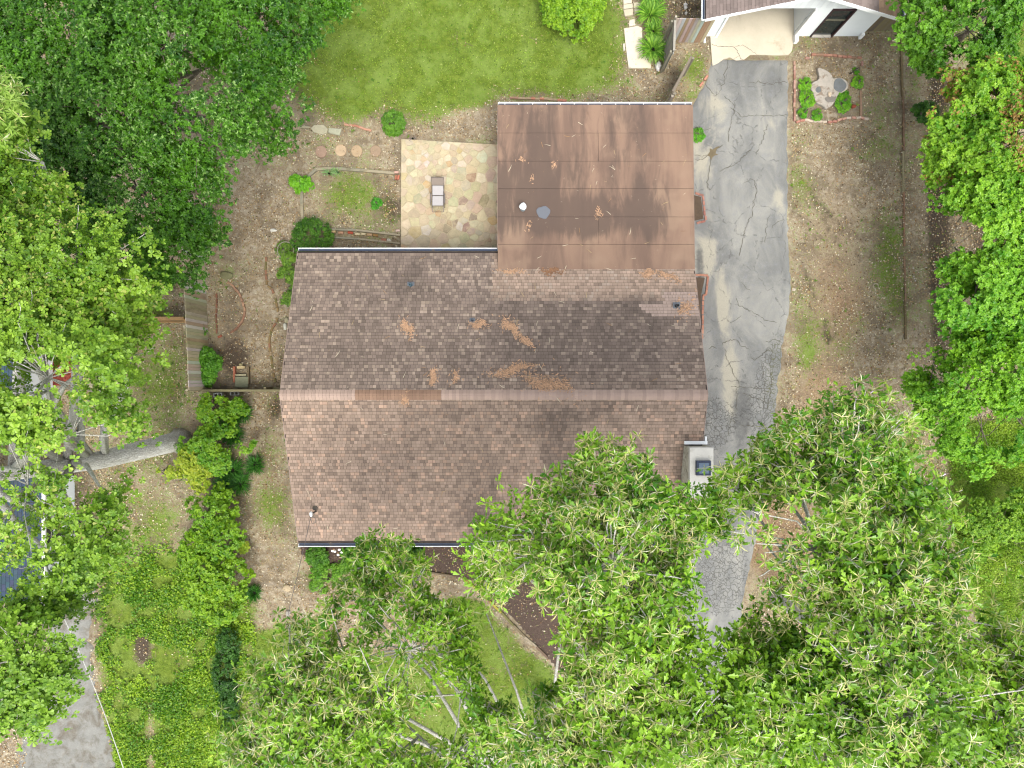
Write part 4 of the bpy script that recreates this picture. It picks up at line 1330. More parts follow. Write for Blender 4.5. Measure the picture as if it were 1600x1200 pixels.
# timber bed left of patio
t = thing('timber_edged_bed', 'grassy bed framed by weathered grey timbers left of the patio', 'garden bed', (*W(550, 320)[:2], 0))
timbers(t, [((478, 277), (494, 264)), ((494, 264), (520, 262)), ((520, 262), (568, 266)), ((568, 266), (616, 270)), ((471, 298), (471, 318)), ((471, 318), (473, 357))], .12, .14)
timbers(t, [((472, 357), (556, 359)), ((556, 359), (625, 367))], .09, .18)
timbers(t, [((512, 370), (560, 373)), ((560, 373), (625, 380))], .08, .12)
for (a, b, c) in ((521, 362, S(215, 190, 140)), (533, 364, S(190, 150, 120)), (548, 364, S(176, 84, 62)), (559, 366, S(205, 190, 155)), (568, 366, S(200, 186, 150)), (578, 367, S(180, 150, 115)), (587, 368, S(150, 115, 70)), (600, 375, S(165, 110, 88))):
    x, y, _ = W(a, b); put_brick(t, x, y, .02, random.gauss(-.08, .05), c, (.24, .11, .08))
for (a, b, rz, c) in ((620, 270, 0, S(205, 165, 150)), (623, 278, 1.4, S(196, 120, 95)), (619, 278, 1.5, S(170, 110, 85)), (622, 361, .1, S(210, 185, 170))):
    x, y, _ = W(a, b); put_brick(t, x, y, .05, rz, c)
def rock(label, px, py, rx, ry, col, h=.08, seed=1, name='rock', cat='stone', group=None):
    x, y, _ = W(px, py)
    m = MB(); m.lump((x, y, h * .25), (rx, ry, h), col=col, seed=seed, n=9, m=6)
    return tag(m.build(name, M['rock']), label, cat, group)
rock('white rounded stone at the right end of the brick row by the patio bed', 608, 376, .13, .1, S(205, 200, 180), seed=2)
rock('thin flat slab, leftmost of the line of pale flat stones', 477, 199, .28, .08, S(165, 158, 130), .06, 3)
x, y, _ = W(499.5, 202)
for lab, outl_, c in (('large angular pale flagstone in middle of the stone line', [(486, 201), (491, 196), (506, 195), (513, 202), (511, 208), (504, 211), (490, 207)], S(186, 180, 152)),
                      ('squarish pale flagstone at right end of the stone line', [(514, 200), (534, 202), (531, 212), (513, 208)], S(180, 180, 155))):
    m = MB(); m.prism([W(*p, 0)[:2] for p in outl_][::-1], -.04, .06, col=c, cham=.02); tag(m.build('flat_stone', M['rock']), lab, 'flat stone')
for i, (a, b, r_, c, l) in enumerate([(502, 237, .27, S(165, 138, 118), 'leftmost pinkish round stepping stone'), (532.5, 235, .27, S(196, 172, 140), 'bright tan round stepping stone, second from left'),
                                      (557.5, 236, .27, S(184, 160, 128), 'third round stepping stone from left'), (587, 236, .26, S(165, 142, 118), 'faint half buried round stepping stone nearest the patio')]):
    x, y, _ = W(a, b)
    m = MB(); m.prism([(x + r_ * math.cos(k * math.pi / 9), y + r_ * 1.05 * math.sin(k * math.pi / 9)) for k in range(18)], -.05, .035, col=c, cham=.015)
    tag(m.build('stepping_stone', M['rock']), l, 'stepping stone', 'round stepping stones above the timber bed')
rock('mossy flat boulder at the top of the half round brick bed', 354, 430, .32, .2, S(130, 128, 92), .09, 5)
rock('small pale stone half under the left eave', 446, 510, .1, .18, S(205, 205, 190), .1, 6)
rock('smaller mossy stone just above the pale one by left eave', 448, 500, .12, .16, S(165, 160, 130), .08, 7)
rock('white block of rock beside the long garden slab', 1028, 104, .16, .24, S(235, 232, 226), .14, 8)
rock('small white stone on the bare soil near the metal hoop', 427, 360, .18, .09, S(215, 212, 200), .06, 9)
rock('grey stone in the weeds below the dead patch of front yard', 450, 958, .12, .17, S(165, 160, 150), .07, 10)
rock('tan stone beside the weeds left of the front mulch', 449, 919, .22, .17, S(190, 172, 140), .07, 11)
rock('pale stone chip among weeds near the service wire', 496, 918, .08, .14, S(210, 205, 185), .05, 12)
rock('white quartz pebble under the garage left eave, topmost', 1071, 8, .1, .09, S(225, 222, 216), .08, 13)
rock('second white quartz pebble left of the garage', 1071, 12.5, .09, .09, S(225, 222, 216), .08, 14)
rock('lowest white quartz pebble left of the garage', 1072, 21, .07, .08, S(215, 210, 200), .07, 15)
rock('brown stone slab lying near house wall among weeds', 449, 470, .22, .2, S(130, 125, 90), .06, 16)
x, y, _ = W(539, 908); t = thing('loose_brick', 'single pale brick lying slanted on soil in the front yard', 'brick', (x, y, 0)); put_brick(t, x, y, .0, .8, S(200, 185, 160), (.2, .1, .07))
x, y, _ = W(490, 899); t = thing('loose_brick', 'single pinkish brick lying near the left front weeds', 'brick', (x, y, 0)); put_brick(t, x, y, .0, -.9, S(190, 150, 128), (.24, .09, .06))
rock('pale round cap on the ground right of the driveway', 1240, 452, .1, .1, S(190, 180, 160), .03, 17, 'pipe_cap', 'cap')
# small pale ring and marker posts
x, y, _ = W(1368, 447)
m = MB(); m.tube([(x + .12 * math.cos(a), y + .12 * math.sin(a), .02) for a in [k * math.pi / 6 for k in range(10)]], .03, 6, col=S(190, 180, 150))
tag(m.build('ring', M['rock']), 'broken pale ring lying on the grass left of the long edging', 'ring')
x, y, _ = W(1465, 760, .4)
t = thing('marker_post', 'short white capped marker post at the edge of the right field', 'post', (x, y, 0))
m = MB(); m.tube([(x, y, -.05), (x, y, .38)], .06, 8, col=(.7, .7, .68)); m.build('post', M['white'], t)
m = MB(); m.lump((x, y, .41), (.11, .11, .06), col=(1, 1, 1), n=10, m=6); m.build('cap', M['white'], t, smooth=True)
r = random.Random(8)
for i in range(7):
    rock('tiny white pebble in a scattered handful right of the long thin edging', 1425 + r.uniform(0, 22), 412 + r.uniform(0, 28), .035, .03, S(230, 226, 215), .03, 30 + i, 'pebble', 'pebble', 'white pebbles scattered right of the long edging')

# front edging timbers along the mulch bed
t = thing('bed_edging', 'mossy timber edging dividing curved front lawn from mulch bed', 'edging', (*W(800, 970)[:2], 0))
timbers(t, [((727, 906), (742, 919)), ((742, 919), (765, 941)), ((765, 940), (783, 958)), ((784, 958), (802, 978)), ((803, 978), (820, 996)), ((820, 996), (838, 1011)), ((838, 1011), (855, 1028))], .1, .1,
        (S(150, 142, 60), S(150, 120, 88), S(176, 165, 70), S(120, 118, 72), S(128, 115, 90), S(165, 152, 130), S(120, 100, 84)))
t = thing('bed_edging', 'dark thin timber edging below front mulch bed left of the curved lawn', 'edging', (*W(660, 893)[:2], 0))
timbers(t, [((636, 893), (666, 894)), ((666, 894), (706, 900))], .07, .08, (S(100, 85, 70), S(120, 105, 85)))

# well-like box and cinder blocks
t = thing('brick_box', 'small open brick and slab box standing beside the low board fence', 'brick box', (*W(379, 590)[:2], 0))
for (a, b, c, d_, col, nm, h) in ((380, 597, .6, .5, S(150, 152, 125), 'slab', .2), (378, 574, .36, .12, S(205, 185, 140), 'brick', .15), (378, 586, .5, .08, S(180, 172, 140), 'brick', .14)):
    x, y, _ = W(a, b); m = MB(); m.box((x, y, h / 2), (c, d_, h), col=col); m.build(nm, M['rock'], t)
for (a, b, l, col) in ((368, 585, .75, S(176, 110, 85)), (390, 587, .8, S(120, 105, 80))):
    x, y, _ = W(a, b); m = MB(); m.box((x, y, .09), (.08, l, .18), col=col); m.build('side_wall', M['rock'], t)
x, y, _ = W(377, 570); m = MB(); m.lump((x, y, .06), (.1, .08, .06), col=S(170, 160, 120)); tag(m.build('rock', M['rock']), 'small round stone at the top of the brick box', 'stone')
def cinder(label, px, py, rz):
    x, y, _ = W(px, py, .2)
    t = MB()
    c, s_ = math.cos(rz), math.sin(rz)
    def bx(dx, dy, w_, d_, ): t.box((x + dx * c - dy * s_, y + dx * s_ + dy * c, .1), (w_, d_, .2), rz, col=S(196, 198, 194))
    bx(0, .08, .4, .035); bx(0, -.08, .4, .035)
    for dx in (-.18, 0, .18): bx(dx, 0, .035, .123)
    tag(t.build('cinder_block', M['rock']), label, 'cinder block')
cinder('pale cinder block at left below the low board fence', 340, 617, .05)
cinder('grey cinder block at right below the low board fence', 366, 614.5, 0)
x, y, _ = W(446, 391, .25)
t = thing('metal_hoop', 'round wire hoop standing on the ground beside the boxwood', 'hoop', (x, y, 0))
m = MB(); m.tube([(x + .38 * math.cos(a), y + .4 * math.sin(a), .24) for a in [k * math.pi / 12 for k in range(25)]], .022, 6, col=S(165, 160, 140)); m.build('ring', M['rock'], t)
for k in range(3):
    a = k * 2.1 + .4
    m = MB(); m.tube([(x + .38 * math.cos(a), y + .4 * math.sin(a), 0), (x + .38 * math.cos(a), y + .4 * math.sin(a), .24)], .014, 5, col=S(165, 160, 140)); m.build('leg', M['rock'], t)

# ------------------------------------------------------------------ fences
WD = [S(196, 186, 152), S(208, 198, 168), S(184, 174, 138), S(222, 216, 198), S(190, 180, 142)]
def board_fence(name, label, a, b, h, cols, pitch=.145, rails=True, rail_side=1, topcap=False, th=.025, hvar=.02, cat='fence', postcol=None):
    """a, b ground points (x,y); boards stand side by side"""
    a, b = Vector((a[0], a[1], 0)), Vector((b[0], b[1], 0))
    t = thing(name, label, cat, a)
    d = (b - a); L = d.length; d.normalize(); n = max(1, int(round(L / pitch)))
    rz = math.atan2(d.y, d.x); nrm = Vector((-d.y, d.x, 0)) * rail_side
    for i in range(n):
        p = a + d * ((i + .5) * L / n)
        hh = h + random.uniform(-hvar, hvar)
        m = MB(); m.box((p.x, p.y, hh / 2 + .02), (L / n - .012, th, hh - .04), rz, col=tuple(v * random.uniform(.88, 1.1) for v in random.choice(cols)))
        m.build('board', M['wood'], t, origin=(p.x, p.y, 0))
    if rails:
        for z in (.35, h - .25):
            q0, q1 = a + nrm * .045 + Vector((0, 0, z)), b + nrm * .045 + Vector((0, 0, z))
            m = MB(); m.bar(q0, q1, .04, .09, col=cols[0]); m.build('rail', M['wood'], t)
        k = max(2, int(L / 2.2) + 1)
        for i in range(k):
            p = a + d * (i * L / (k - 1)) + nrm * .115
            m = MB(); m.box((p.x, p.y, (h - .05) / 2), (.09, .09, h - .05), rz, col=postcol or cols[0]); m.build('post', M['wood'], t)
    if topcap:
        m = MB(); m.bar(a + Vector((0, 0, h + .02)), b + Vector((0, 0, h + .02)), .1, .035, col=cols[1]); m.build('top_rail', M['wood'], t)
    return t
board_fence('plank_fence', 'tall weathered plank fence with face visible at the left of the yard', W(317, 330)[:2], W(329, 609)[:2], 2.15, WD, rail_side=-1)
board_fence('plank_fence', 'brown fence seen edge on running left behind the tall plank fence', W(318, 503)[:2], W(150, 503)[:2], 1.9, [S(176, 142, 96), S(160, 128, 86)], topcap=True)
board_fence('board_fence', 'low greenish board fence joining the plank fence to the house', W(329, 610)[:2], W(520, 610)[:2], .95, [S(150, 142, 108), S(135, 128, 95)], topcap=True)
GF = [S(186, 178, 160), S(205, 198, 182), S(172, 148, 118), S(208, 188, 154), S(190, 190, 184)]
board_fence('plank_fence', 'grey brown vertical plank fence against the left side of the garage', (7.2, 16.0), (8.93, 16.0), 2.12, GF, rail_side=1)
t = board_fence('plank_fence', 'short return fence with two rails beside the daylilies', (7.16, 15.95), (7.1, 14.62), 2.05, [S(150, 146, 128), S(165, 160, 148)], rail_side=-1, topcap=True)
m = MB(); m.bar((7.22, 15.9, 1.6), (7.18, 14.7, 1.6), .05, .09, col=S(196, 192, 184)); m.build('rail', M['wood'], t)
t = board_fence('open_gate', 'open narrow wooden gate leaning towards the flat roof corner', (7.95, 14.52), (7.12, 12.95), 1.75, [S(150, 142, 128), S(130, 120, 105)], rails=True, rail_side=1, topcap=True, cat='gate')
x, y = 7.1, 12.75
m = MB(); m.box((x, y, .9), (.1, .1, 1.8), col=S(175, 165, 150)); tag(m.build('gate_post', M['wood']), 'square gate post beside the flat roof gutter corner', 'post')
board_fence('plank_fence', 'low brown plank fence against the right side of the garage', (16.42, 16.5), (18.3, 16.6), 1.8, [S(130, 118, 95), S(145, 132, 105)], rail_side=1)

# ------------------------------------------------------------------ garage
GX0, GX1, GY0, GY1 = 8.95, 16.35, 16.3, 23.0
gar = thing('garage', 'white sided garage with brown shingled gable roof and open bay', 'garage', (12.6, 19.5, 0))
m = MB()
GH = 2.5
m.box((GX0 + .06, (GY0 + GY1) / 2, GH / 2), (.12, GY1 - GY0, GH))
m.box((GX1 - .06, (GY0 + GY1) / 2, GH / 2), (.12, GY1 - GY0 - .01, GH))
m.box(((GX0 + GX1) / 2, GY1 - .06, GH / 2), (GX1 - GX0 - .25, .12, GH))
m.box((GX0 + .25 + .12, GY0 + .06, GH / 2), (.5, .12, GH - .004))       # left of the bay
m.box(((13.2 + 13.95) / 2, GY0 + .06, GH / 2), (.75, .12, GH - .004))   # between bay and door
m.box(((15.0 + 16.23) / 2, GY0 + .06, GH / 2), (1.23, .12, GH - .004))
m.box((14.475, GY0 + .06, 2.43), (1.04, .12, .14))
m.box((13.25, (GY0 + 19.5) / 2 + .07, GH / 2), (.1, 3.0, GH - .01))
m.build('wall', M['siding'], gar)
m = MB(); m.box(((9.57 + 13.2) / 2, GY0 + .06, 2.44), (3.6, .12, .12)); m.build('lintel', M['siding'], gar)
# gable of upright siding strips with sawn lower ends
GEZ, GPX, GS = 2.7, 12.55, .43
def gz(x): return 4.5 - abs(x - GPX) * GS
for i in range(32):
    xa = 8.95 + i * .2313; xb = xa + .226
    m = MB()
    xc = (xa + xb) / 2
    zt0, zt1 = gz(xa) - .14, gz(xb) - .14
    if min(zt0, zt1) < 2.52: continue
    yf = GY0 - .02
    vs = [(xa, yf, 2.46), (xc, yf, 2.42), (xb, yf, 2.46), (xb, yf, zt1), (xa, yf, zt0)]
    vs += [(a, b + .03, c) for a, b, c in vs]
    m.add(vs, [(0, 1, 2, 3, 4), (9, 8, 7, 6, 5)] + [(k, 5 + k, 5 + (k + 1) % 5, (k + 1) % 5) for k in range(5)], 0, (1, 1, 1) if i % 2 else (.93, .93, .94))
    m.build('siding_strip', M['siding'], gar, origin=(xc, yf, 2.46))
# roof slabs
gy0, gy1 = 15.68, 23.3
m = MB()
for (xa, xb) in ((8.32, GPX), (GPX, 16.75)):
    za, zb = gz(xa) - .02, gz(xb) - .02
    vs = [(xa, gy0, za), (xb, gy0, zb), (xb, gy1, zb), (xa, gy1, za)]
    vs += [(a, b, c - .1) for a, b, c in vs]
    m.add(vs, [(0, 1, 2, 3), (7, 6, 5, 4), (0, 4, 5, 1), (1, 5, 6, 2), (2, 6, 7, 3), (3, 7, 4, 0)])
groof = m.build('roof', M['deck'], gar)
gt = []
for side in (-1, 1):
    run = (GPX - 8.32) if side < 0 else (16.75 - GPX)
    for r_ in range(int(run / .132)):
        xa, xb = GPX + side * r_ * .132, GPX + side * (r_ + 1) * .132
        y = gy0 - .02 - tr.uniform(0, .2)
        while y < 17.6:
            wd = tr.uniform(.2, .34); a, b = max(y, gy0 - .02), y + wd; y += wd
            if b - a < .04: continue
            st = np.array(S(138, 124, 118)) * tr.uniform(.8, 1.15)
            if side > 0 and xb > 15.5: st = np.array(S(176, 146, 118)) * tr.uniform(.85, 1.1)
            h = tr.uniform(.01, .018)
            gt.append((side, xa, xb, a + .003, b - .003, tuple(st), h))
gt.sort(key=lambda q: q[3])
def gtab(m, q):
    side, xa, xb, a, b, c, h = q
    za, zb = gz(xa) - .004, gz(xb)
    vs = [(xa, a, za), (xa, b, za), (xb, b, zb + h), (xb, a, zb + h), (xb, a, zb - .015), (xb, b, zb - .015)]
    fs = [(0, 1, 2, 3), (3, 2, 5, 4), (0, 3, 4), (1, 5, 2)]
    m.add(vs, fs, 0, c)
for q in gt[:200]:
    m = MB(); gtab(m, q); m.build('shingle', M['shingle'], groof, origin=(q[1], q[3], gz(q[1])))
m = MB()
for q in gt[200:]: gtab(m, q)
# the rest of the roof, beyond the frame, in broad courses
for side in (-1, 1):
    run = (GPX - 8.32) if side < 0 else (16.75 - GPX)
    for r_ in range(int(run / .132)):
        xa, xb = GPX + side * r_ * .132, GPX + side * (r_ + 1) * .132
        gtab(m, (side, xa, xb, 17.95, 23.3, S(140, 126, 118), .014))
m.build('shingle_courses', M['shingle'], groof, kind='stuff')
# fascia along the gable ends and gutters along the eaves
m = MB()
m.bar((8.30, gy0 - .02, gz(8.32) - .09), (GPX, gy0 - .02, gz(GPX) - .09), .03, .17)
m.bar((GPX, gy0 - .02, gz(GPX) - .09), (16.77, gy0 - .02, gz(16.75) - .09), .03, .17)
m.build('fascia', M['white'], gar)
for sx, xx in ((-1, 8.27), (1, 16.80)):
    m = MB()
    m.box((xx + sx * .1, (gy0 + gy1) / 2, 2.60), (.025, gy1 - gy0, .11), mi=0)
    m.box((xx + sx * .045, (gy0 + gy1) / 2, 2.56), (.08, gy1 - gy0 - .02, .01), mi=1)
    m.box((xx, (gy0 + gy1) / 2, 2.59), (.01, gy1 - gy0 - .02, .09), mi=1)
    m.box((xx + sx * .045, gy0 - .005, 2.60), (.09, .02, .1), mi=0)
    m.build('gutter', [M['white'], M['fascia_dark']], gar)
m = MB(); m.tube([(8.6, gy0 + .05, 2.55), (8.9, GY0 - .15, 2.4), (8.98, GY0 - .16, .2), (9.0, GY0 - .34, .08)], .05, 6); m.build('downspout', M['white'], gar)
m = MB(); m.box((9.56, GY0 - .02, 1.2), (.1, .1, 2.4)); m.box((13.22, GY0 - .03, 1.2), (.09, .1, 2.4)); m.build('door_jamb', M['white'], gar)
m = MB(); m.box((13.25, GY0 - .2, .14), (.16, .32, .26)); m.build('post_footing', M['white'], gar)
m = MB(); m.box((16.28, GY0 - .09, .2), (.13, .12, .38)); m.build('post_footing', M['white'], gar)
# dark glazed side door
fr = MB()
brn = S(70, 48, 52)
fr.box((13.98, GY0 - .01, 1.18), (.05, .1, 2.34), col=brn); fr.box((14.95, GY0 - .01, 1.18), (.09, .12, 2.34), col=brn)
fr.box((14.465, GY0 - .01, 2.32), (.88, .1, .06), col=brn); fr.box((14.465, GY0 - .01, 1.45), (.88, .06, .05), col=S(120, 118, 100)); fr.box((14.465, GY0 - .01, .04), (.88, .14, .08), col=S(215, 210, 200))
df = fr.build('side_door', simple('door_frame_paint', (1, 1, 1), .5, .1), gar)
m = MB(); m.box((14.465, GY0 + .03, 1.84), (.87, .02, .7)); m.box((14.465, GY0 + .03, .76), (.87, .02, 1.3)); m.build('pane', M['glass'], df)
# garage floor and apron
m = MB()
ap = [(1113, 103), (1122, 99), (1130, 93), (1140, 90), (1150, 95), (1163, 93), (1172, 86), (1195, 86), (1215, 87), (1232, 86), (1237, 80), (1240, 60)]
pts = [(9.1, 22.9)] + [W(1110, 66)[:2]] + [W(*p)[:2] for p in ap] + [(13.19, 22.9)]
m.prism(pts, -.05, .035)
m.build('concrete_apron', M['concrete'], kind='structure', origin=(11, 16, 0))
# cracks
def crack(parent, pts, w0=.02, z=.026, col=S(96, 92, 80), seed=0, jit=.03):
    r = random.Random(seed + int(pts[0][0]))
    P = [Vector(W(*p)[:2]) for p in pts]
    q = []
    for k in range(len(P) - 1):
        n = max(2, int((P[k + 1] - P[k]).length / .09))
        for i in range(n): q.append(P[k].lerp(P[k + 1], i / n) + Vector((r.gauss(0, jit), r.gauss(0, jit))))
    q.append(P[-1])
    vs = []
    for k, p in enumerate(q):
        d = (q[min(k + 1, len(q) - 1)] - q[max(k - 1, 0)]).normalized()
        s_ = Vector((-d.y, d.x)) * w0 * r.uniform(.3, 1.2) * (.5 if k in (0, len(q) - 1) else 1)
        vs += [(p.x - s_.x, p.y - s_.y, z), (p.x + s_.x, p.y + s_.y, z)]
    parent.add(vs, [(2 * k, 2 * k + 2, 2 * k + 3, 2 * k + 1) for k in range(len(q) - 1)], 0, col)
m = MB()
CR = [[(1137, 98), (1131, 118), (1129, 138), (1120, 150), (1113, 150)], [(1103, 123), (1105, 137), (1116, 148)], [(1129, 150), (1141, 160), (1148, 166), (1144, 180), (1139, 210), (1138, 222)],
      [(1141, 168), (1160, 182), (1176, 181), (1210, 181), (1233, 180)], [(1232, 127), (1220, 128), (1205, 132), (1185, 128), (1170, 130)],
      [(1086, 200), (1100, 203), (1112, 202)], [(1086, 242), (1097, 245), (1108, 242), (1114, 235), (1122, 229), (1130, 226)], [(1086, 250), (1098, 250), (1105, 243)],
      [(1110, 250), (1108, 270), (1105, 285), (1110, 297)], [(1122, 268), (1140, 262), (1152, 255), (1160, 246), (1172, 235)], [(1198, 195), (1192, 215), (1185, 230), (1182, 242)],
      [(1160, 286), (1175, 280), (1183, 298), (1178, 315), (1176, 335), (1165, 355), (1160, 380), (1155, 400)], [(1202, 335), (1200, 345), (1197, 360), (1195, 380)], [(1206, 356), (1215, 346), (1230, 343)],
      [(1158, 440), (1166, 452), (1172, 455)], [(1150, 465), (1153, 476), (1164, 484), (1180, 490), (1195, 500), (1215, 503)], [(1138, 505), (1150, 500), (1158, 493)],
      [(1128, 540), (1135, 532), (1150, 531), (1160, 542), (1170, 545)], [(1200, 545), (1190, 555), (1180, 562), (1172, 558)], [(1133, 545), (1136, 560), (1142, 575), (1150, 590), (1155, 605)],
      [(1142, 604), (1170, 606), (1200, 607)], [(1160, 615), (1180, 622), (1195, 628)], [(1140, 655), (1155, 664), (1170, 666), (1182, 667)], [(1190, 565), (1195, 600), (1193, 640)], [(1105, 545), (1112, 541), (1120, 545)],
      [(1152, 607), (1150, 640), (1140, 660), (1138, 680)], [(1195, 535), (1210, 532), (1220, 535)], [(1205, 545), (1203, 570), (1205, 600), (1198, 640)]]
for i, c_ in enumerate(CR): crack(m, c_, .013, seed=i)
for i, c_ in enumerate([[(1101, 70), (1105, 73), (1128, 73), (1137, 74), (1146, 88), (1150, 94)], [(1137, 74), (1150, 71), (1160, 77), (1172, 86)], [(1146, 88), (1136, 92)]]): crack(m, [(a + 10, b) for a, b in c_],   .012, z=.04, seed=40 + i, jit=.02)
m.build('pavement_cracks', M['rock'], kind='stuff')
m = MB(); c0 = W(1114, 239)
pl = [(1105, 243), (1109, 237), (1109, 232), (1113, 234), (1119, 230), (1125, 228), (1119, 235), (1118, 240), (1122, 242), (1117, 243), (1113, 246), (1111, 251), (1109, 245)]
m.prism([W(*p)[:2] for p in pl][::-1], 0, .028, col=S(120, 108, 84)); tag(m.build('soil_patch', M['rock']), kind='stuff')

# walkway slabs
def slab(label, poly, col=S(228, 218, 196), h=.05, cat='paving slab'):
    m = MB(); m.prism([W(*p)[:2] for p in poly][::-1], -.05, h, col=col, cham=.01); tag(m.build('paving_slab', M['slab']), label, cat, 'garden walk slabs at top')
slab('largest pale concrete slab at the end of the garden walk', [(975, 45), (996, 41), (1003, 44), (1004, 88), (1017, 90), (1017, 107), (982, 107), (977, 70)])
slab('short cream slab touching the top end of the largest one', [(983, 33), (991, 30), (993, 40), (983, 42)])
slab('left squarish walk slab, lower of the column', [(974, 16), (989, 14), (989, 24), (976, 26)], S(205, 195, 170))
slab('left squarish walk slab, second from the bottom', [(974, 8), (988, 6), (989, 13), (974, 15)], S(214, 204, 180))
slab('left walk slab cut by the top frame edge', [(973, -10), (987, -10), (987, 5), (974, 7)], S(222, 212, 188))
slab('right narrow walk slab, lower', [(991, 14), (1002, 13), (1003, 21), (991, 22)], S(196, 188, 160))
slab('right narrow walk slab, upper', [(990, 5), (1001, 4), (1002, 12), (990, 13)], S(205, 196, 168))
slab('thin stone sliver left of the largest slab', [(973, 69), (976, 68), (977, 79), (974, 80)], S(210, 205, 190))
x0_, y0_, _ = W(615, 178)
m = MB(); m.box((x0_, y0_, .03), (.12, .4, .06), rz=-.2, col=S(165, 162, 130)); tag(m.build('timber_stub', M['timber']), 'short grey timber stub above the small round shrub', 'timber')

# neighbouring property
t = thing('neighbour_patio', 'red brick and grey paver patio glimpsed under the left oak', 'patio', (*W(125, 590)[:2], 0))
r = random.Random(4)
for i in range(6):
    for j in range(8):
        px_, py_ = 131 + i * 8.2 + j * .6, 568 + j * 8.6
        c = r.choice([S(165, 158, 128), S(150, 145, 118), S(170, 145, 125), S(140, 138, 108)])
        if i == 0 and j == 2: c = S(190, 188, 175)
        x, y, _ = W(px_, py_); put_brick(t, x, y, .0, r.gauss(0, .02), c, (.235, .235, .05), 'paver')
for i in range(10):
    for j in range(13):
        px_, py_ = 62 + i * 6.9 + (3 if j % 2 else 0), 560 + j * 3.4
        x, y, _ = W(px_, py_); put_brick(t, x, y, -.005, 0, r.choice([S(140, 62, 48), S(125, 52, 42), S(152, 74, 58)]), (.195, .092, .05))
# yellow garden chair
x, y, _ = W(136, 545, .4)
t = thing('garden_chair', 'yellow plastic garden chair under the left oak beside pavers', 'garden chair', (x, y, 0))
m = MB(); m.prism([(x - .25, y - .25), (x + .25, y - .25), (x + .22, y + .2), (x - .22, y + .2)], .4, .44, cham=.015); m.build('seat', M['yellow'], t)
m = MB(); m.box((x, y + .27, .66), (.42, .05, .5), rx=.25); m.build('backrest', M['yellow'], t)
for sx in (-.27, .27):
    m = MB(); m.box((x + sx, y, .62), (.06, .5, .03)); m.build('armrest', M['yellow'], t)
    for sy in (-.22, .2):
        m = MB(); m.tube([(x + sx * .9, y + sy, .42), (x + sx, y + sy * 1.1, 0)], .025, 6); m.build('leg', M['yellow'], t)
# neighbour house
nh = thing('neighbour_house', 'neighbouring house with dark slate roof and pale gutters under left oak', 'house', (-25, -1, 0))
def slope_roof(x_edge, ya, yb, z_e, xin, zin):
    m = MB()
    vs = [(x_edge, ya, z_e), (x_edge, yb, z_e), (xin, yb, zin), (xin, ya, zin)]
    vs += [(a, b, c - .15) for a, b, c in vs]
    m.add(vs, [(0, 1, 2, 3), (7, 6, 5, 4), (0, 4, 5, 1), (1, 5, 6, 2), (2, 6, 7, 3), (3, 7, 4, 0)])
    ro = m.build('roof', M['deck'], nh)
    m = MB()
    n = int((x_edge - xin) / .14)
    for k in range(n):
        xa, xb = x_edge - k * .14, x_edge - (k + 1) * .14
        za = z_e + (zin - z_e) * (k * .14) / (x_edge - xin); zb = z_e + (zin - z_e) * ((k + 1) * .14) / (x_edge - xin)
        y = ya
        while y < yb:
            w_ = tr.uniform(.2, .34); e = min(yb, y + w_)
            c = tuple(v * tr.uniform(.8, 1.2) for v in S(62, 78, 92))
            m.add([(xa, y, za + .018), (xa, e - .006, za + .018), (xb, e - .006, zb + .004), (xb, y, zb + .004), (xa, y, za), (xa, e - .006, za)], [(0, 1, 2, 3), (4, 5, 1, 0)], 0, c)
            y += w_
    m.build('shingle_courses', M['slate'], ro, kind='stuff')
    m = MB(); m.box((x_edge + .06, (ya + yb) / 2, z_e - .05), (.14, yb - ya, .1), col=(.95, .93, .85)); m.build('gutter', M['white'], nh)
slope_roof(-21.2, -2.6, 3.6, 3.0, -27, 5.2)
slope_roof(-20.05, -9.2, -4.0, 2.9, -27, 4.9)
m = MB(); m.box((-24.5, .3, 1.4), (6.0, 5.4, 2.8)); m.box((-24, -6.6, 1.35), (7.0, 4.6, 2.7)); m.build('wall', M['siding'], nh)
for y in (-1, 1.8): window(nh, (-21.5, y, 1.5), 1.0, 1.2, 'e')
window(nh, (-20.5, -6.5, 1.5), 1.2, 1.2, 'e')

# ------------------------------------------------------------------ plants
def greens(n, lo, hi, clump, seed=0, jit=.16, hot=None, hotp=0.0):
    f = np.clip(clump + rng.normal(0, jit, n), 0, 1)[:, None]
    c = np.array(lo) * (1 - f) + np.array(hi) * f
    if hot is not None:
        k = rng.random(n) < hotp
        c[k] = np.array(hot)
    return c

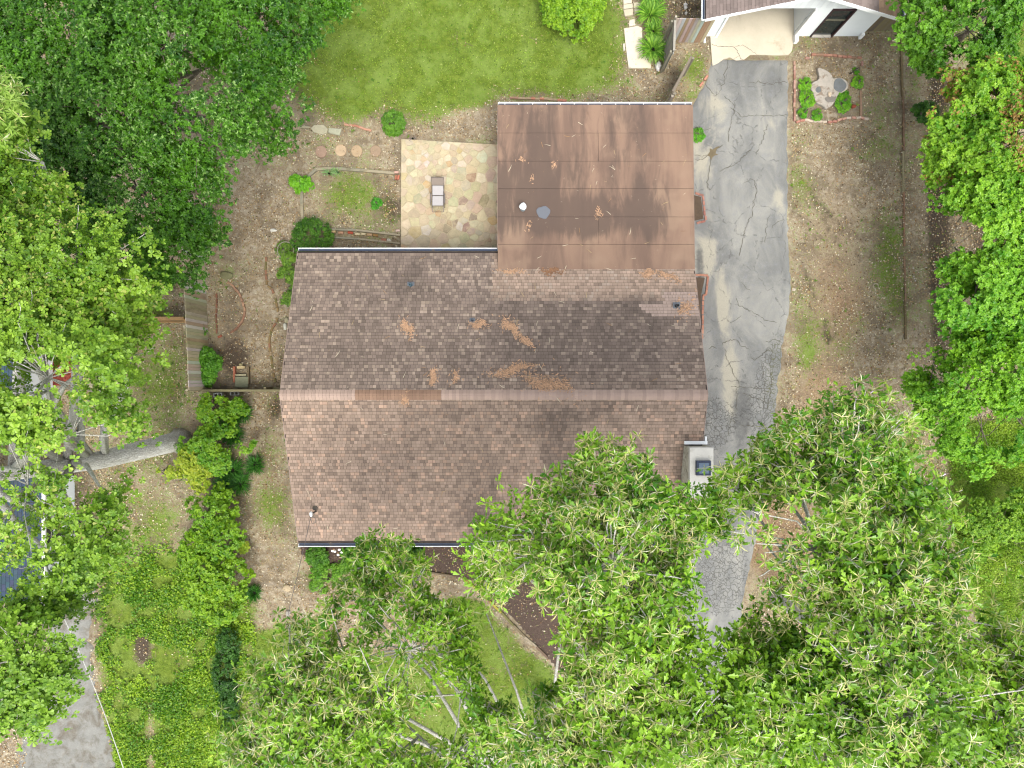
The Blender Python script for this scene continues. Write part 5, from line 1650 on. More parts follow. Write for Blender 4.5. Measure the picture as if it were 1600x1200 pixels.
def crown_sprigs(lobes, nclump, cr, per, seed, gap=.38, gs=.55, low=-.35, bounds=None, inner=.5, flat=.65, ragf=.9):
    """clump centres through the outer part of overlapping lobes, then sprigs round every clump"""
    r = np.random.default_rng(seed)
    lobes = np.array(lobes, float)
    area = lobes[:, 3] * lobes[:, 4]
    out = []; tot = 0
    while tot < nclump:
        m = nclump * 2
        li = r.choice(len(lobes), m, p=area / area.sum())
        d = rand_dirs(m, low, r)
        rr = r.uniform(inner, 1.0, m) ** .7
        P = lobes[li, :3] + d * rr[:, None] * lobes[li, 3:6]
        P = lobes[li, :3] + (P - lobes[li, :3]) * (.62 + .8 * vnoise(P, ragf, seed + 31))[:, None]
        ok = vnoise(P, gs, seed + 3) * .65 + vnoise(P, gs * 2.3, seed + 4) * .35 > gap
        for L in lobes:
            q = np.linalg.norm((P - L[:3]) / L[3:6], axis=1)
            ok &= q > inner * .85
        if bounds is not None:
            s = F / (H - P[:, 2]); px_, py_ = 800 + P[:, 0] * s, 600 - P[:, 1] * s
            ok &= (px_ > bounds[0]) & (px_ < bounds[2]) & (py_ > bounds[1]) & (py_ < bounds[3])
        P, d = P[ok], d[ok]
        out.append((P, d, li[ok])); tot += len(P)
        if len(out) > 12: break
    C = np.concatenate([o_[0] for o_ in out])[:nclump]; D = np.concatenate([o_[1] for o_ in out])[:nclump]; LI = np.concatenate([o_[2] for o_ in out])[:nclump]
    n = len(C)
    ct = r.random(n)
    idx = np.repeat(np.arange(n), per)
    dd = rand_dirs(len(idx), -.3, r)
    rad = cr * r.uniform(.55, 1.35, n)[idx] * r.random(len(idx)) ** .4
    P = C[idx] + dd * rad[:, None] * np.array([1, 1, flat])
    ax = dd * .8 + D[idx] * .4 + np.array([0, 0, .8]) + r.normal(0, .25, (len(idx), 3))
    ax /= np.linalg.norm(ax, axis=1, keepdims=True)
    tone = ct[idx] * .55 + (dd[:, 2] * .5 + .5) * .0 + vnoise(P, .5, seed + 9) * .45
    return C, LI, P, ax, tone

def whorl(P, ax, K, L, r, pitch=(-.3, .5), off=.0):
    """K leaves round each sprig axis"""
    n = len(P)
    ref = r.normal(0, 1, (n, 3))
    u = np.cross(ax, ref); u /= np.linalg.norm(u, axis=1, keepdims=True)
    v = np.cross(ax, u)
    ph = (np.arange(K)[None] * 2 * np.pi / K + r.uniform(0, 6.28, (n, 1)) + r.normal(0, .3, (n, K)))
    e = r.uniform(pitch[0], pitch[1], (n, K))
    rad = np.cos(ph)[..., None] * u[:, None] + np.sin(ph)[..., None] * v[:, None]
    d = np.cos(e)[..., None] * rad + np.sin(e)[..., None] * ax[:, None]
    nn = -np.sin(e)[..., None] * rad + np.cos(e)[..., None] * ax[:, None] + r.normal(0, .25, (n, K, 3))
    LL = L[0] + (L[1] - L[0]) * r.random((n, K))
    Pq = P[:, None] + d * (LL[..., None] * off)
    return Pq.reshape(-1, 3), d.reshape(-1, 3), nn.reshape(-1, 3), LL.reshape(-1), np.repeat(np.arange(n), K)

def limbs(m, base, top, lobes, C, LI, r0, seed, twig=.018, ntwig=200, sides=7, forkz=.45):
    rr = random.Random(seed)
    base, top = Vector(base), Vector(top)
    mid = base.lerp(top, .5) + Vector((rr.uniform(-.3, .3), rr.uniform(-.3, .3), 0))
    m.tube([base - Vector((0, 0, .1)), base + Vector((0, 0, .4)), mid, top], [r0 * 1.5, r0 * 1.05, r0 * .8, r0 * .5], 10)
    ends = []
    for k, L in enumerate(lobes):
        c = Vector(L[:3]) - Vector((0, 0, L[5] * .25))
        st = base.lerp(top, rr.uniform(forkz, 1.0)) if True else top
        a = st.lerp(c, .35) + Vector((rr.uniform(-.4, .4), rr.uniform(-.4, .4), rr.uniform(-.1, .5)))
        b = st.lerp(c, .7) + Vector((rr.uniform(-.4, .4), rr.uniform(-.4, .4), rr.uniform(-.2, .4)))
        q = r0 * rr.uniform(.28, .42)
        m.tube([st, a, b, c], [q, q * .7, q * .45, q * .22], sides)
        ends.append((st, a, b, c, q))
    ks = list(range(len(C))); rr.shuffle(ks)
    for k in ks[:ntwig]:
        st, a, b, c, q = ends[LI[k]]
        p = Vector(C[k]) + Vector((0, 0, .12))
        cand = (a.lerp(b, .6), b, b.lerp(c, .5), c)
        s_ = min(cand, key=lambda v_: (v_ - p).length)
        dd = p - s_
        mdl = s_ + dd * .5 + Vector((rr.gauss(0, .12), rr.gauss(0, .12), rr.gauss(0, .1))) * dd.length * .6
        m.tube([s_, mdl, p, p + dd.normalized() * .15], [twig * 1.5, twig, twig * .7, twig * .3], 4, cap=False)

def lobe(px_, py_, z, rpx, flat=.62):
    s = (H - z) / F
    x, y, _ = W(px_, py_, z)
    r_ = rpx * s
    return (x, y, z, r_, r_, r_ * flat)

def tree(name, label, base, top, lobes, nclump, cr, per, K, leafL, T, Tf, lo, hi, seed, bark='barkdark', r0=.2, group=None, mat='leaf', gap=.38, gs=.55,
         bounds=(-110, -110, 1710, 1310), hot=None, hotp=0, ntwig=150, cat='tree', pitch=(-.3, .5), off=0, nleafparts=0, inner=.5, twig=.014, flat=.65, stalk=None, low=-.35, holes=(), ragf=.9):
    t = thing(name, label, cat, base, group)
    r = np.random.default_rng(seed + 77)
    C, LI, P, ax, tone = crown_sprigs(lobes, nclump, cr, per, seed, gap, gs, bounds=bounds, inner=inner, flat=flat, low=low, ragf=ragf)
    if len(holes):            # open places in the crown
        kp = np.ones(len(P), bool); kc = np.ones(len(C), bool)
        for (a_, b_, z_, rx_, ry_) in holes:
            c_ = np.array(W(a_, b_, z_)); k_ = (H - z_) / F; e_ = np.array([rx_ * k_, ry_ * k_, 3.2])
            kp &= np.linalg.norm((P - c_) / e_, axis=1) + (vnoise(P, 2.2, seed + 41) - .5) * .5 > 1
            kc &= np.linalg.norm((C - c_) / e_, axis=1) > 1
        P, ax, tone = P[kp], ax[kp], tone[kp]; C, LI = C[kc], LI[kc]
    m = MB(); limbs(m, base, top, lobes, C, LI, r0, seed, twig=twig, ntwig=ntwig)
    m.build('trunk', M[bark], t, smooth=True)
    Pq, d, nn, LL, si = whorl(P, ax, K, leafL, r, pitch, off)
    LL = LL * (.72 + .56 * vnoise(P, 1.1, seed + 61))[si]
    col = greens(len(Pq), lo, hi, tone[si], seed, hot=None)
    if hot is not None:
        hn = vnoise(P, .9, seed + 21)[si]
        k = (r.random(len(Pq)) < hotp * 2 * sstep(hn, .45, .7))
        col[k] = np.array(hot) * r.uniform(.8, 1.1, (k.sum(), 1))
    crown_name = 'crown'
    if nleafparts:
        s = F / (H - Pq[:, 2]); qx, qy = 800 + Pq[:, 0] * s, 600 - Pq[:, 1] * s
        inv = (qx > 5) & (qx < 1595) & (qy > 5) & (qy < 1195)
        score = np.where(inv, Pq[:, 2] + LL * 3, -99)
        top_i = np.argsort(-score)[:nleafparts]
        lm = []
        for f_ in (.15, .35, .55, .75, .92):
            c_ = np.array(lo) * (1 - f_) + np.array(hi) * f_
            me = bpy.data.meshes.new('leaf'); me.from_pydata([tuple(v_) for v_ in T], [], [tuple(int(i) for i in f__) for f__ in Tf]); me.materials.append(M[mat])
            set_tint(me, [tuple(c_)] * len(Tf)); me.update(); lm.append(me)
        dd, ss, n2 = frames(d[top_i], nn[top_i])
        bo = ORG[t.name]
        for q, i in enumerate(top_i):
            o = bpy.data.objects.new('leaf', lm[int(min(4, tone[si[i]] * 5))])
            sc.collection.objects.link(o)
            o.parent = t
            Mx = Matrix(((ss[q][0], dd[q][0], n2[q][0], 0), (ss[q][1], dd[q][1], n2[q][1], 0), (ss[q][2], dd[q][2], n2[q][2], 0), (0, 0, 0, 1)))
            o.matrix_local = Matrix.Translation(Vector(Pq[i]) - bo) @ Mx @ Matrix.Scale(float(LL[i]), 4)
        keep = np.ones(len(Pq), bool); keep[top_i] = False
        Pq, d, nn, LL, col = Pq[keep], d[keep], nn[keep], LL[keep], col[keep]
    V, Fa, Cc = leaves_mesh(Pq, d, nn, LL, T, Tf, col)
    mi = None
    mats = [M[mat]]
    if stalk is not None:
        # pale leaf stalks and catkins fanned at every sprig tip
        kk = r.random(len(P)) < stalk * 1.6 * sstep(vnoise(P, .45, seed + 51) * .7 + vnoise(P, 1.3, seed + 52) * .3, .22, .72)
        Ps, as_ = P[kk], ax[kk]
        Pz, dz, nz, Lz, sz_ = whorl(Ps, as_, 9, (.07, .27), r, (-.3, .9), 0)
        Ts = np.array([(-.022, 0, 0), (.022, 0, 0), (.07, .55, .06), (-.02, .55, .06), (.0, 1, -.12)]); Tsf = np.array([(0, 1, 2), (0, 2, 3), (3, 2, 4)])
        cs = np.array(S(232, 228, 150))[None] * r.uniform(.75, 1.1, (len(Pz), 1))
        wh = r.random(len(Pz)) < .25
        cs[wh] = np.array(S(240, 238, 205))
        V2, F2, C2 = leaves_mesh(Pz, dz, nz, Lz, Ts, Tsf, cs)
        Fa = np.concatenate([Fa, F2 + len(V)]); V = np.concatenate([V, V2]); Cc = np.concatenate([Cc, C2])
    o = npmesh(crown_name, V, Fa, mats, Cc, parent=t)
    o['kind'] = 'stuff'
    return t

OBO = T_obo; TH = 'trees crowding the left side'
# left water oak
trk = W(281, 689, 0)
oakL = [lobe(40, 330, 13, 90), lobe(60, 250, 13, 70), lobe(110, 440, 13.5, 130), lobe(30, 430, 14, 130), lobe(165, 480, 12.5, 80), lobe(60, 590, 14.5, 150), lobe(150, 560, 13, 70), lobe(205, 555, 12.5, 48), lobe(100, 680, 14, 120),
        lobe(30, 760, 14, 120), lobe(110, 810, 13.5, 110), lobe(60, 880, 13.5, 95), lobe(178, 850, 12.5, 42), lobe(150, 760, 13, 50), lobe(130, 895, 12.5, 50), lobe(-60, 600, 15, 160), lobe(-50, 400, 14, 120), lobe(-60, 850, 14, 130),
        lobe(0, 130 + 90, 12.5, 60)]
tree('oak_tree', 'huge bright green oak with pale leaning trunk over neighbouring yard at left', trk, (trk[0] - .9, trk[1] - .2, 11.5), oakL, 1800, .5, 8, 7, (.08, .13), T_obo, F_obo, S(78, 128, 18), S(168, 206, 66), 101,
     bark='bark', r0=.44, gap=.40, gs=.5, holes=[(125, 588, 13.5, 50, 36), (138, 544, 13, 26, 22), (38, 757, 14, 18, 14), (8, 572, 14.5, 12, 12), (30, 895, 14, 18, 16), (200, 700, 12, 56, 28)], bounds=(-110, 150, 330, 990), hot=S(190, 200, 100), hotp=.06, ntwig=260, flat=.6, nleafparts=0, inner=.45)
oakL2 = [lobe(40, 1030, 15, 75), lobe(80, 1050, 15, 45), lobe(20, 1090, 15, 60), lobe(-50, 1050, 15, 90), lobe(95, 1000, 15, 30), lobe(60, 1110, 14.5, 40)]
b0 = W(-190, 860)
tree('oak_tree', 'separate leafy oak bough over the gravel drive at lower left', b0, (b0[0] - .2, b0[1] - .1, 12), oakL2, 230, .45, 8, 7, (.09, .14), T_obo, F_obo, S(78, 128, 18), S(164, 204, 66), 131, bark='bark', r0=.3, gap=.36,
     bounds=(-110, 940, 125, 1150), ntwig=60, inner=.3)
# dark tree, upper left
tl = [lobe(100, 60, 8, 130), lobe(250, 60, 8.5, 130), lobe(390, 50, 8, 100), lobe(470, 20, 7.5, 55), lobe(170, 180, 9, 130), lobe(300, 170, 9, 120), lobe(400, 130, 7.5, 75), lobe(90, 290, 8.5, 110), lobe(210, 300, 8.5, 110), lobe(290, 290, 8, 65),
      lobe(270, 390, 7, 70), lobe(330, 370, 6, 28), lobe(190, 410, 7.5, 70), lobe(0, 150, 8.5, 120), lobe(430, 215, 5.0, 32), lobe(20, 30, 8, 130), lobe(520, -20, 7, 50), lobe(300, -60, 8, 160), lobe(380, 190, 6.5, 40)]
b1 = W(235, 250)
tree('evergreen_tree', 'broad dark green tree filling the upper left corner', b1, (b1[0], b1[1], 6.5), tl, 3900, .42, 9, 6, (.09, .14), T_diam * np.array([.85, 1, 1]), F_diam, S(34, 86, 6), S(106, 164, 34), 151,
     r0=.3, gap=.33, gs=.6, bounds=(-110, -110, 560, 470), hot=S(150, 190, 100), hotp=.08, ntwig=120, inner=.55)
tree('pine_tree', 'single pale green bough tip poking in at the left edge', W(-150, 190), (W(-150, 190)[0], W(-150, 190)[1], 12), [lobe(5, 165, 16, 38), lobe(35, 178, 16, 14), lobe(-50, 160, 16, 60)], 50, .35, 7, 7, (.14, .24), T_diam * np.array([.45, 1, 1]), F_diam, S(120, 165, 60), S(176, 206, 100), 161,
     r0=.2, gap=.2, bounds=(-110, 100, 62, 240), ntwig=20, stalk=.5, inner=.1)

# hedge trees down the right side
def rt(label, base, h, lobes, n, lo, hi, seed, name='hedge_tree', L=(.09, .15), hot=None, hotp=0, cr=.32, per=10, gap=.33, tw=60, bounds=(1380, -110, 1710, 1310), **kw):
    b = W(*base)
    tree(name, label, b, (b[0], b[1], h), lobes, n, cr, per, 6, L, T_diam * np.array([1.1, 1, 1]), F_diam, lo, hi, seed, group='trees along the right boundary', gap=gap, hot=hot, hotp=hotp, ntwig=tw, r0=.12, bounds=bounds, **kw)
rt('darker green tree with bare grey twigs at the top right corner', (1500, 60), 4, [lobe(1460, 30, 4.8, 60), lobe(1520, 40, 5.2, 75), lobe(1450, 80, 4, 38), lobe(1500, 100, 4.2, 45), lobe(1540, -20, 5, 80), lobe(1570, 110, 4, 30)], 560, S(52, 112, 8), S(126, 182, 44), 201)
rt('tree with reddish brown new leaves, second from the top right', (1520, 190), 4.5, [lobe(1510, 170, 5.5, 60), lobe(1565, 150, 6, 60), lobe(1500, 225, 5.5, 50), lobe(1570, 230, 6.2, 70), lobe(1620, 200, 6, 90), lobe(1475, 250, 5, 30)], 700, S(80, 146, 10), S(172, 216, 60), 211, hot=S(176, 140, 76), hotp=.3)
rt('bright lime tree in the middle of the right boundary row', (1530, 330), 4.5, [lobe(1510, 330, 5.8, 55), lobe(1565, 320, 6.3, 70), lobe(1495, 385, 5.5, 35), lobe(1560, 390, 6, 60), lobe(1620, 350, 6, 90), lobe(1480, 300, 4.8, 28), lobe(1500, 345, 5, 44), lobe(1525, 410, 5, 40)], 660, S(72, 144, 10), S(168, 218, 60), 221)
rt('dense bright tree just above the largest right hand one', (1550, 460), 4.5, [lobe(1530, 460, 6, 60), lobe(1580, 440, 6.2, 65), lobe(1510, 510, 5, 30), lobe(1500, 430, 5.2, 38), lobe(1630, 470, 6, 70), lobe(1560, 500, 5.4, 50)], 620, S(64, 140, 10), S(156, 212, 56), 231)
rt('widest tree of the right boundary spreading over the bare strip', (1530, 610), 4.2, [lobe(1460, 590, 4.6, 48), lobe(1520, 600, 5.4, 75), lobe(1580, 580, 5.6, 80), lobe(1470, 640, 4.4, 42), lobe(1540, 670, 4.8, 60), lobe(1600, 660, 5, 60), lobe(1435, 600, 3.8, 26), lobe(1640, 560, 5, 80), lobe(1490, 690, 4, 26), lobe(1590, 530, 5, 40)], 1000, S(70, 140, 8), S(160, 214, 48), 241, L=(.08, .13))
rt('low lime coloured bush in the field at the lower right', (1550, 825), 1.2, [lobe(1520, 810, 1.6, 32), lobe(1560, 820, 1.9, 40), lobe(1590, 850, 1.8, 40), lobe(1530, 850, 1.2, 26), lobe(1610, 800, 1.6, 40)], 360, S(72, 134, 12), S(168, 208, 58), 251, name='field_bush', L=(.08, .12), cr=.25, cat='bush', twig=.008)
rt('small dark bush under the top right trees', (1440, 176), .7, [lobe(1440, 175, .8, 15), lobe(1452, 180, .7, 12)], 60, S(40, 90, 20), S(96, 150, 46), 261, name='small_bush', L=(.07, .11), cr=.15, tw=10, cat='bush', twig=.006)

# shrubs
def shrub(label, px_, py_, r_, h, lo, hi, seed, n=None, L=(.04, .07), squash=1.0, name='shrub', cat='shrub', lobes=None, hot=None, hotp=0, cr=.12, per=12, T=None, gap=.22, K_=5, group=None, inner=.55):
    b = W(px_, py_)
    lb = lobes or [(b[0], b[1], h * .5, r_, r_ * squash, h * .5)]
    tot = sum(l[3] * l[4] for l in lb)
    n = n or int(tot * 420)
    T = T if T is not None else T_diam * np.array([1.2, 1, 1])
    tree(name, label, b, (b[0], b[1], h * .45), lb, max(n, 8), cr, per, K_, L, T, F_diam, lo, hi, seed, cat=cat, r0=.03, gap=gap, gs=1.5, hot=hot, hotp=hotp, ntwig=10, twig=.006, bounds=(-110, -110, 1710, 1310), group=group, inner=inner)
G1, G2 = S(60, 120, 22), S(140, 190, 60)
shrub('small round clipped shrub at the top left corner of the patio', 617, 198, .48, .7, S(56, 112, 20), S(132, 184, 58), 301, n=160, cr=.09)
shrub('dense rounded boxwood pressed against the rear gutter', 495, 378, .92, .9, S(44, 98, 18), S(118, 172, 46), 302, n=360, cr=.1, L=(.035, .06))
shrub('bright lime leafy plant at the bent corner of the timber bed', 472, 287, .45, .4, S(80, 160, 20), S(150, 216, 50), 303, n=60, L=(.07, .12), lobes=[(*W(465, 285)[:2], .2, .24, .3, .2), (*W(480, 289)[:2], .2, .26, .28, .22), (*W(472, 296)[:2], .15, .2, .15, .15)])
shrub('tiny bright seedling inside the timber edged bed', 590, 319, .17, .2, S(60, 140, 30), S(110, 200, 60), 304, n=14, L=(.06, .1))
shrub('loose pale weeds growing along the left rear eave', 455, 430, .4, .35, S(80, 130, 36), S(150, 190, 70), 305, n=110, L=(.05, .09), lobes=[(*W(455, 408)[:2], .15, .3, .35, .2), (*W(450, 430)[:2], .15, .4, .35, .15), (*W(457, 450)[:2], .15, .25, .4, .15), (*W(438, 438)[:2], .1, .15, .12, .1), (*W(450, 468)[:2], .1, .3, .25, .1)], gap=.4)
shrub('leafy weeds inside the metal hoop beside the boxwood', 446, 391, .33, .2, S(70, 120, 34), S(140, 180, 60), 306, n=40, L=(.05, .08), gap=.4)
shrub('large glossy bush spilling over the foot of the tall plank fence', 330, 573, .85, 1.1, S(52, 116, 20), S(130, 192, 56), 307, n=200, L=(.08, .13), lobes=[(*W(325, 560)[:2], .6, .6, .5, .5), (*W(337, 572)[:2], .6, .5, .55, .5), (*W(325, 590)[:2], .5, .5, .4, .5)], cr=.16)
shrub('small round sprout growing through the plank fence', 317, 518, .26, .6, S(50, 118, 20), S(120, 180, 50), 308, n=36, cr=.08, L=(.06, .09))
shrub('big rounded bright bush on the back lawn at the top edge', 888, 15, 1.5, 1.8, S(76, 134, 8), S(174, 214, 50), 309, n=760, L=(.06, .11), cr=.18, per=10, gap=.28, lobes=[(*W(888, 0, 1)[:2], .9, 1.4, 1.2, .9), (*W(900, 30, 1)[:2], .8, 1.0, .7, .8), (*W(870, 15, 1)[:2], .8, .9, .8, .7), (*W(925, 5, 1)[:2], .7, .7, .8, .7), (*W(890, -40, 1)[:2], .9, 1.4, 1., .9)])
for i, (a, b, r_, l) in enumerate([(1257, 133, .3, 'ivy tuft left of the stump, topmost'), (1258, 156, .42, 'largest round ivy tuft at lower left of the stump'), (1254, 178, .2, 'narrow ivy tuft at the bed bottom left corner'),
                                   (1276, 181, .24, 'thin ivy sprig below the stump'), (1317, 160, .42, 'curved bright ivy tuft at lower right of the stump'), (1338, 130, .24, 'sparse ivy tuft near right side of the stump bed'), (1335, 112, .1, 'tiny sprout at upper right of the stump bed')]):
    shrub(l, a, b, r_, .18, S(76, 160, 22), S(160, 220, 56), 320 + i, L=(.05, .08), name='ivy_tuft', cat='ivy', group='ivy tufts round the stump', cr=.08, squash=1.1 if i != 4 else 1.3)
shrub('green weed poking out beside the flat roof right edge', 1088, 213, .25, .3, S(70, 150, 24), S(130, 200, 50), 330, n=26, L=(.06, .1))
shrub('small dark leafy plant below the left end of front gutter', 497, 866, .45, .5, S(48, 108, 20), S(116, 170, 50), 331, n=70, L=(.06, .1))
shrub('hydrangea bush with white flowers below front gutter', 585, 866, .9, .9, S(40, 100, 18), S(110, 170, 44), 332, n=220, L=(.08, .13), cr=.14, lobes=[(*W(600, 862, .6)[:2], .5, .9, .6, .5), (*W(560, 868, .5)[:2], .4, .6, .4, .4), (*W(640, 868, .4)[:2], .35, .5, .4, .35)])
shrub('light green weed patch in the front yard beneath the mulch', 515, 902, .8, .2, S(78, 140, 26), S(150, 200, 60), 333, n=160, L=(.04, .07), lobes=[(*W(512, 898)[:2], .06, .75, .55, .14), (*W(500, 915)[:2], .05, .5, .35, .1), (*W(540, 885)[:2], .05, .4, .3, .12)], gap=.36)
for i, (a, b) in enumerate(((530, 859), (523, 862), (528, 867), (534, 863), (519, 861))):
    x, y, _ = W(a, b, .75); m = MB(); m.lump((x, y, .72), (.07, .06, .05), seed=i, n=8, m=5)
    tag(m.build('white_flower', M['petal']), 'one of the white flower heads left of the front hydrangea', 'flower', 'white flower heads under the front gutter')
# climbing thicket between the yards
IV = [('upper ivy thicket below the low board fence', [(325, 640, 1.2, 22), (350, 665, 1.2, 24), (330, 690, 1.3, 28), (372, 640, 1.0, 18)], 401, S(76, 134, 10), S(156, 198, 40)),
      ('yellow green thin shrub right below the pale oak trunk', [(262, 733, 1.0, 20), (300, 725, 1.3, 30), (310, 750, 1.2, 20)], 402, S(120, 165, 30), S(206, 214, 70)),
      ('leafy thicket just right of the oak trunk foot', [(315, 705, 1.4, 26), (340, 720, 1.1, 26), (290, 700, 1.2, 16), (385, 697, .9, 14)], 403, S(84, 148, 26), S(168, 210, 60)),
      ('bright thicket in the middle of the shared boundary', [(325, 800, 1.3, 34), (345, 840, 1.4, 36), (310, 850, 1.1, 34), (365, 800, 1.0, 18), (340, 775, 1, 20)], 404, S(72, 132, 10), S(158, 200, 42)),
      ('lower wide thicket at the boundary above the dark hedge', [(320, 900, 1.3, 42), (360, 905, 1.2, 34), (300, 870, 1.2, 26), (350, 945, 1.2, 34), (310, 935, 1.0, 30), (385, 925, 1.0, 16)], 405, S(78, 136, 10), S(166, 204, 44))]
for l, lbs, sd, lo, hi in IV:
    lb = [lobe(a, b, z, r_ * .86, .6) for a, b, z, r_ in lbs]
    tree('boundary_shrub', l, W(lbs[0][0], lbs[0][1]), (*W(lbs[0][0], lbs[0][1])[:2], .8), lb, int(sum(q[3] * q[4] for q in lb) * 95), .22, 9, 5, (.07, .12), T_diam * np.array([1.3, 1, 1]), F_diam, lo, hi, sd,
         group='thicket along the left boundary', gap=.4, gs=1.1, r0=.05, ntwig=30, cat='shrub', twig=.008)
shrub('yellow sprig hanging right of the boundary thicket', 384, 851, .3, .8, S(150, 190, 40), S(210, 220, 80), 410, n=24, L=(.07, .11))
shrub('dark clipped hedge strip left of the lower oak', 358, 1040, .45, .9, S(28, 76, 18), S(84, 136, 40), 411, n=380, L=(.05, .09), lobes=[(*W(362, 1000)[:2], .4, .45, .8, .4), (*W(358, 1045)[:2], .4, .5, .9, .4), (*W(366, 1090)[:2], .4, .4, .8, .4), (*W(370, 1140)[:2], .4, .5, .8, .4)], name='hedge', cat='hedge')

# strap-leaved plants
def straps(label, px_, py_, r_, h, n, lo, hi, seed, w_=.022, squash=1.0, cat='plant', name='daylily', group=None, spread=.25):
    x, y, _ = W(px_, py_)
    t = thing(name, label, cat, (x, y, 0), group)
    rr = random.Random(seed); m = MB()
    for k in range(n):
        a = rr.uniform(0, 6.283); L = r_ * rr.uniform(.55, 1.1); q = rr.random() ** .5 * r_ * spread
        bx, by = x + q * math.cos(a + rr.gauss(0, .6)), y + q * math.sin(a + rr.gauss(0, .6)) * squash
        hh = h * rr.uniform(.6, 1.1); ww = w_ * rr.uniform(.7, 1.2)
        f = rr.random(); c = tuple(l_ * (1 - f) + h_ * f for l_, h_ in zip(lo, hi))
        vs = []
        for i, (u, z) in enumerate(((0, .02), (.35, .75), (.7, 1.0), (.9, .8))):
            px1, py1 = bx + math.cos(a) * L * u, by + math.sin(a) * L * u * squash
            s_ = ww * (1, 1, .75, .4)[i]
            vs += [(px1 - math.sin(a) * s_, py1 + math.cos(a) * s_, z * hh), (px1 + math.sin(a) * s_, py1 - math.cos(a) * s_, z * hh)]
        vs.append((bx + math.cos(a) * L, by + math.sin(a) * L * squash, .5 * hh))
        m.add(vs, [(0, 1, 3, 2), (2, 3, 5, 4), (4, 5, 7, 6), (6, 7, 8)], 0, c)
    o = m.build('blades', M['grassblade'], t)
    o['kind'] = 'stuff'
    m = MB(); m.lump((x, y, .03), (r_ * spread, r_ * spread * squash, .05), col=S(90, 110, 60)); m.build('root_crown', M['dirtbrown'], t)
DL = (S(72, 140, 24), S(168, 214, 80))
straps('daylily clump at the top beside the walk slabs', 1017, -6, .7, .45, 190, *DL, 501)
straps('daylily clump second from the top beside the walk slabs', 1016, 24, .7, .45, 200, *DL, 502)
straps('lowest daylily clump arching over the largest slab', 1020, 78, .72, .45, 210, *DL, 503)
straps('small daylily clump between the two larger ones', 1020, 50, .5, .4, 100, *DL, 504)
straps('thin iris like leaves on the timber bed top edge', 515, 271, .42, .3, 34, S(110, 160, 100), S(170, 205, 140), 505, w_=.012, squash=.6)
straps('second thin leaved clump on timber bed top edge', 527, 270, .35, .25, 26, S(110, 160, 90), S(170, 205, 130), 506, w_=.012, squash=.7)
DG = (S(26, 82, 16), S(84, 150, 44))
for i, (a, b, r_, l) in enumerate([(381, 645, .42, 'spiky lily turf clump, topmost beside the boundary thicket'), (361, 655, .5, 'dark lily turf clump left of the topmost one'), (366, 680, .5, 'dark lily turf below the two upper clumps'),
                                   (400, 725, .4, 'round spiky lily turf clump nearest the house'), (365, 735, .55, 'broad dark lily turf mass beside the middle thicket'), (352, 757, .5, 'dark lily turf clump lower left of broad mass'), (376, 755, .5, 'dark lily turf clump lower right of the broad mass'), (345, 780, .4, 'lowest dark lily turf clump above bright thicket'), (398, 925, .35, 'lily turf tuft at the lower end of boundary')]):
    straps(l, a, b, r_, .3, 240, DG[0], DG[1], 510 + i, w_=.012, name='lily_turf', group='lily turf along the left boundary', spread=.55)
straps('grey spiky weed on the top edge of the patio', 645, 217, .2, .15, 16, S(120, 105, 110), S(165, 150, 150), 530, w_=.012)

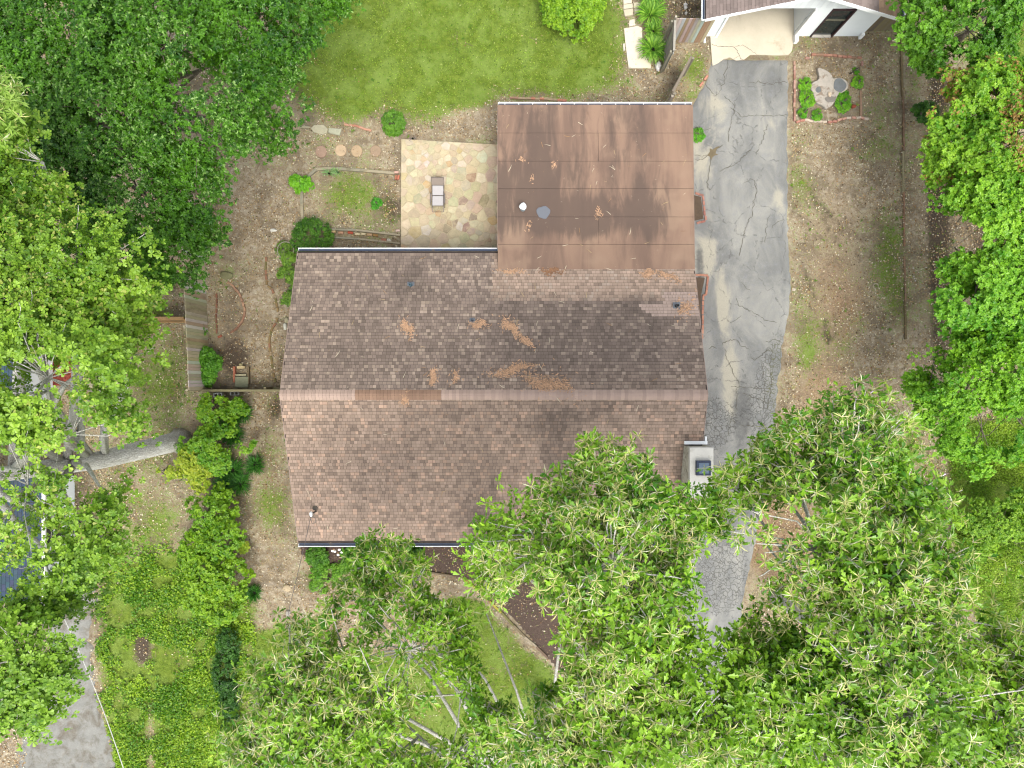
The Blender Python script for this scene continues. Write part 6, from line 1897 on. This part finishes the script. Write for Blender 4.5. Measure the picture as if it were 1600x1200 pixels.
# ------------------------------------------------------------------ the three tall oaks in front of the house
OL, OH = S(72, 136, 8), S(178, 222, 62)
def oak(label, base, top, lbs, n, seed, bounds, r0=.32, gap=.4, per=5, holes=()):
    lb = [lobe(*q) for q in lbs]
    b = (base[0], base[1], 0)
    tree('oak_tree', label, b, top, lb, int(n * 1.0), .55, per, 6, (.1, .2), T_oak, F_oak, OL, OH, seed, bark='bark', r0=r0, mat='oakleaf', gap=gap, gs=.6, bounds=bounds, ntwig=int(n * .6), nleafparts=300, off=.32, stalk=.72, holes=holes, ragf=.7,
         group='tall oaks in front of the house', pitch=(-1.1, .9), inner=.3, twig=.02, flat=.6)
oak('tall pale leaved oak covering the driveway end at the lower right', (12.5, -10), (13.2, -10.3, 13.5),
    [(1300, 690, 15.5, 60), (1155, 765, 15.5, 42), (1170, 820, 16, 36), (1330, 740, 16, 110), (1240, 740, 15.5, 70), (1400, 800, 16, 100), (1230, 860, 16, 60) , (1290, 860, 17, 130), (1200, 740, 15, 55), (1430, 900, 17, 90), (1370, 960, 17.5, 130), (1560, 1000, 16.5, 100), (1480, 980, 17, 100), (1240, 1000, 16.5, 90), (1560, 1120, 17.5, 140),
     (1400, 1110, 18, 160), (1260, 1110, 17.5, 130), (1640, 1000, 16, 90), (1500, 1250, 17, 160), (1300, 1240, 17, 150), (1650, 1180, 17, 120), (1360, 680, 15, 40)], 1500, 601, (1110, 560, 1720, 1310), holes=[(1130, 915, 16.5, 44, 66), (1225, 830, 16, 13, 22), (1235, 700, 15.5, 12, 22), (1330, 870, 16.5, 12, 16), (1440, 1060, 17.5, 16, 14), (1490, 900, 16.5, 26, 30)])
oak('tall oak whose bright crown overlaps the roof near the chimney', (4.2, -11.2), (4.6, -11.6, 13.5),
    [(950, 740, 15.5, 70), (1095, 800, 15.5, 44), (1120, 775, 15, 26), (900, 790, 15.5, 60), (1000, 800, 16, 90), (1050, 810, 15.5, 60), (860, 860, 16, 90), (790, 865, 15, 60), (960, 880, 17, 120), (1040, 880, 16, 60), (930, 950, 16.5, 80), (1010, 970, 17, 80), (960, 1060, 17.5, 110), (1060, 1080, 17, 90),
     (1130, 1120, 17.5, 90), (900, 1170, 17.5, 110), (1030, 1190, 18, 130), (1000, 1280, 17, 140), (1180, 1210, 17, 100), (1160, 1040, 16.5, 60), (880, 1080, 16, 50)], 1150, 611, (700, 690, 1250, 1310), holes=[(1125, 915, 16.5, 44, 66), (835, 940, 16, 50, 30), (835, 1010, 16, 46, 56), (930, 900, 16.5, 10, 14), (1110, 1060, 17, 16, 30), (925, 760, 15.5, 10, 18), (980, 1040, 17, 12, 14)])
oak('left one of the tall oaks, spreading low over the front yard', (1.3, -14.6), (1.1, -14.8, 11.5),
    [(600, 885, 12.5, 50), (575, 870, 12, 35), (640, 930, 13, 55), (600, 960, 13, 50), (690, 985, 13.5, 50), (640, 1020, 14, 80), (725, 1015, 13.5, 38), (540, 1040, 14, 80), (460, 1040, 13.5, 70), (420, 1070, 13.5, 55), (600, 1110, 15, 110), (480, 1130, 14.5, 100), (720, 1090, 14.5, 75), (740, 1160, 15, 90),
     (620, 1200, 15, 130), (450, 1220, 14.5, 110), (800, 1230, 15, 90), (400, 1150, 13.5, 60), (560, 940, 12.5, 30), (760, 960, 13, 24), (880, 870, 12, 1)], 1000, 621, (340, 840, 900, 1310), r0=.28, holes=[(800, 1015, 14, 66, 72), (700, 905, 13, 40, 30), (545, 965, 13.5, 30, 26), (660, 1060, 14.5, 12, 18), (560, 1090, 14.5, 12, 12), (530, 1160, 14.5, 14, 10)])
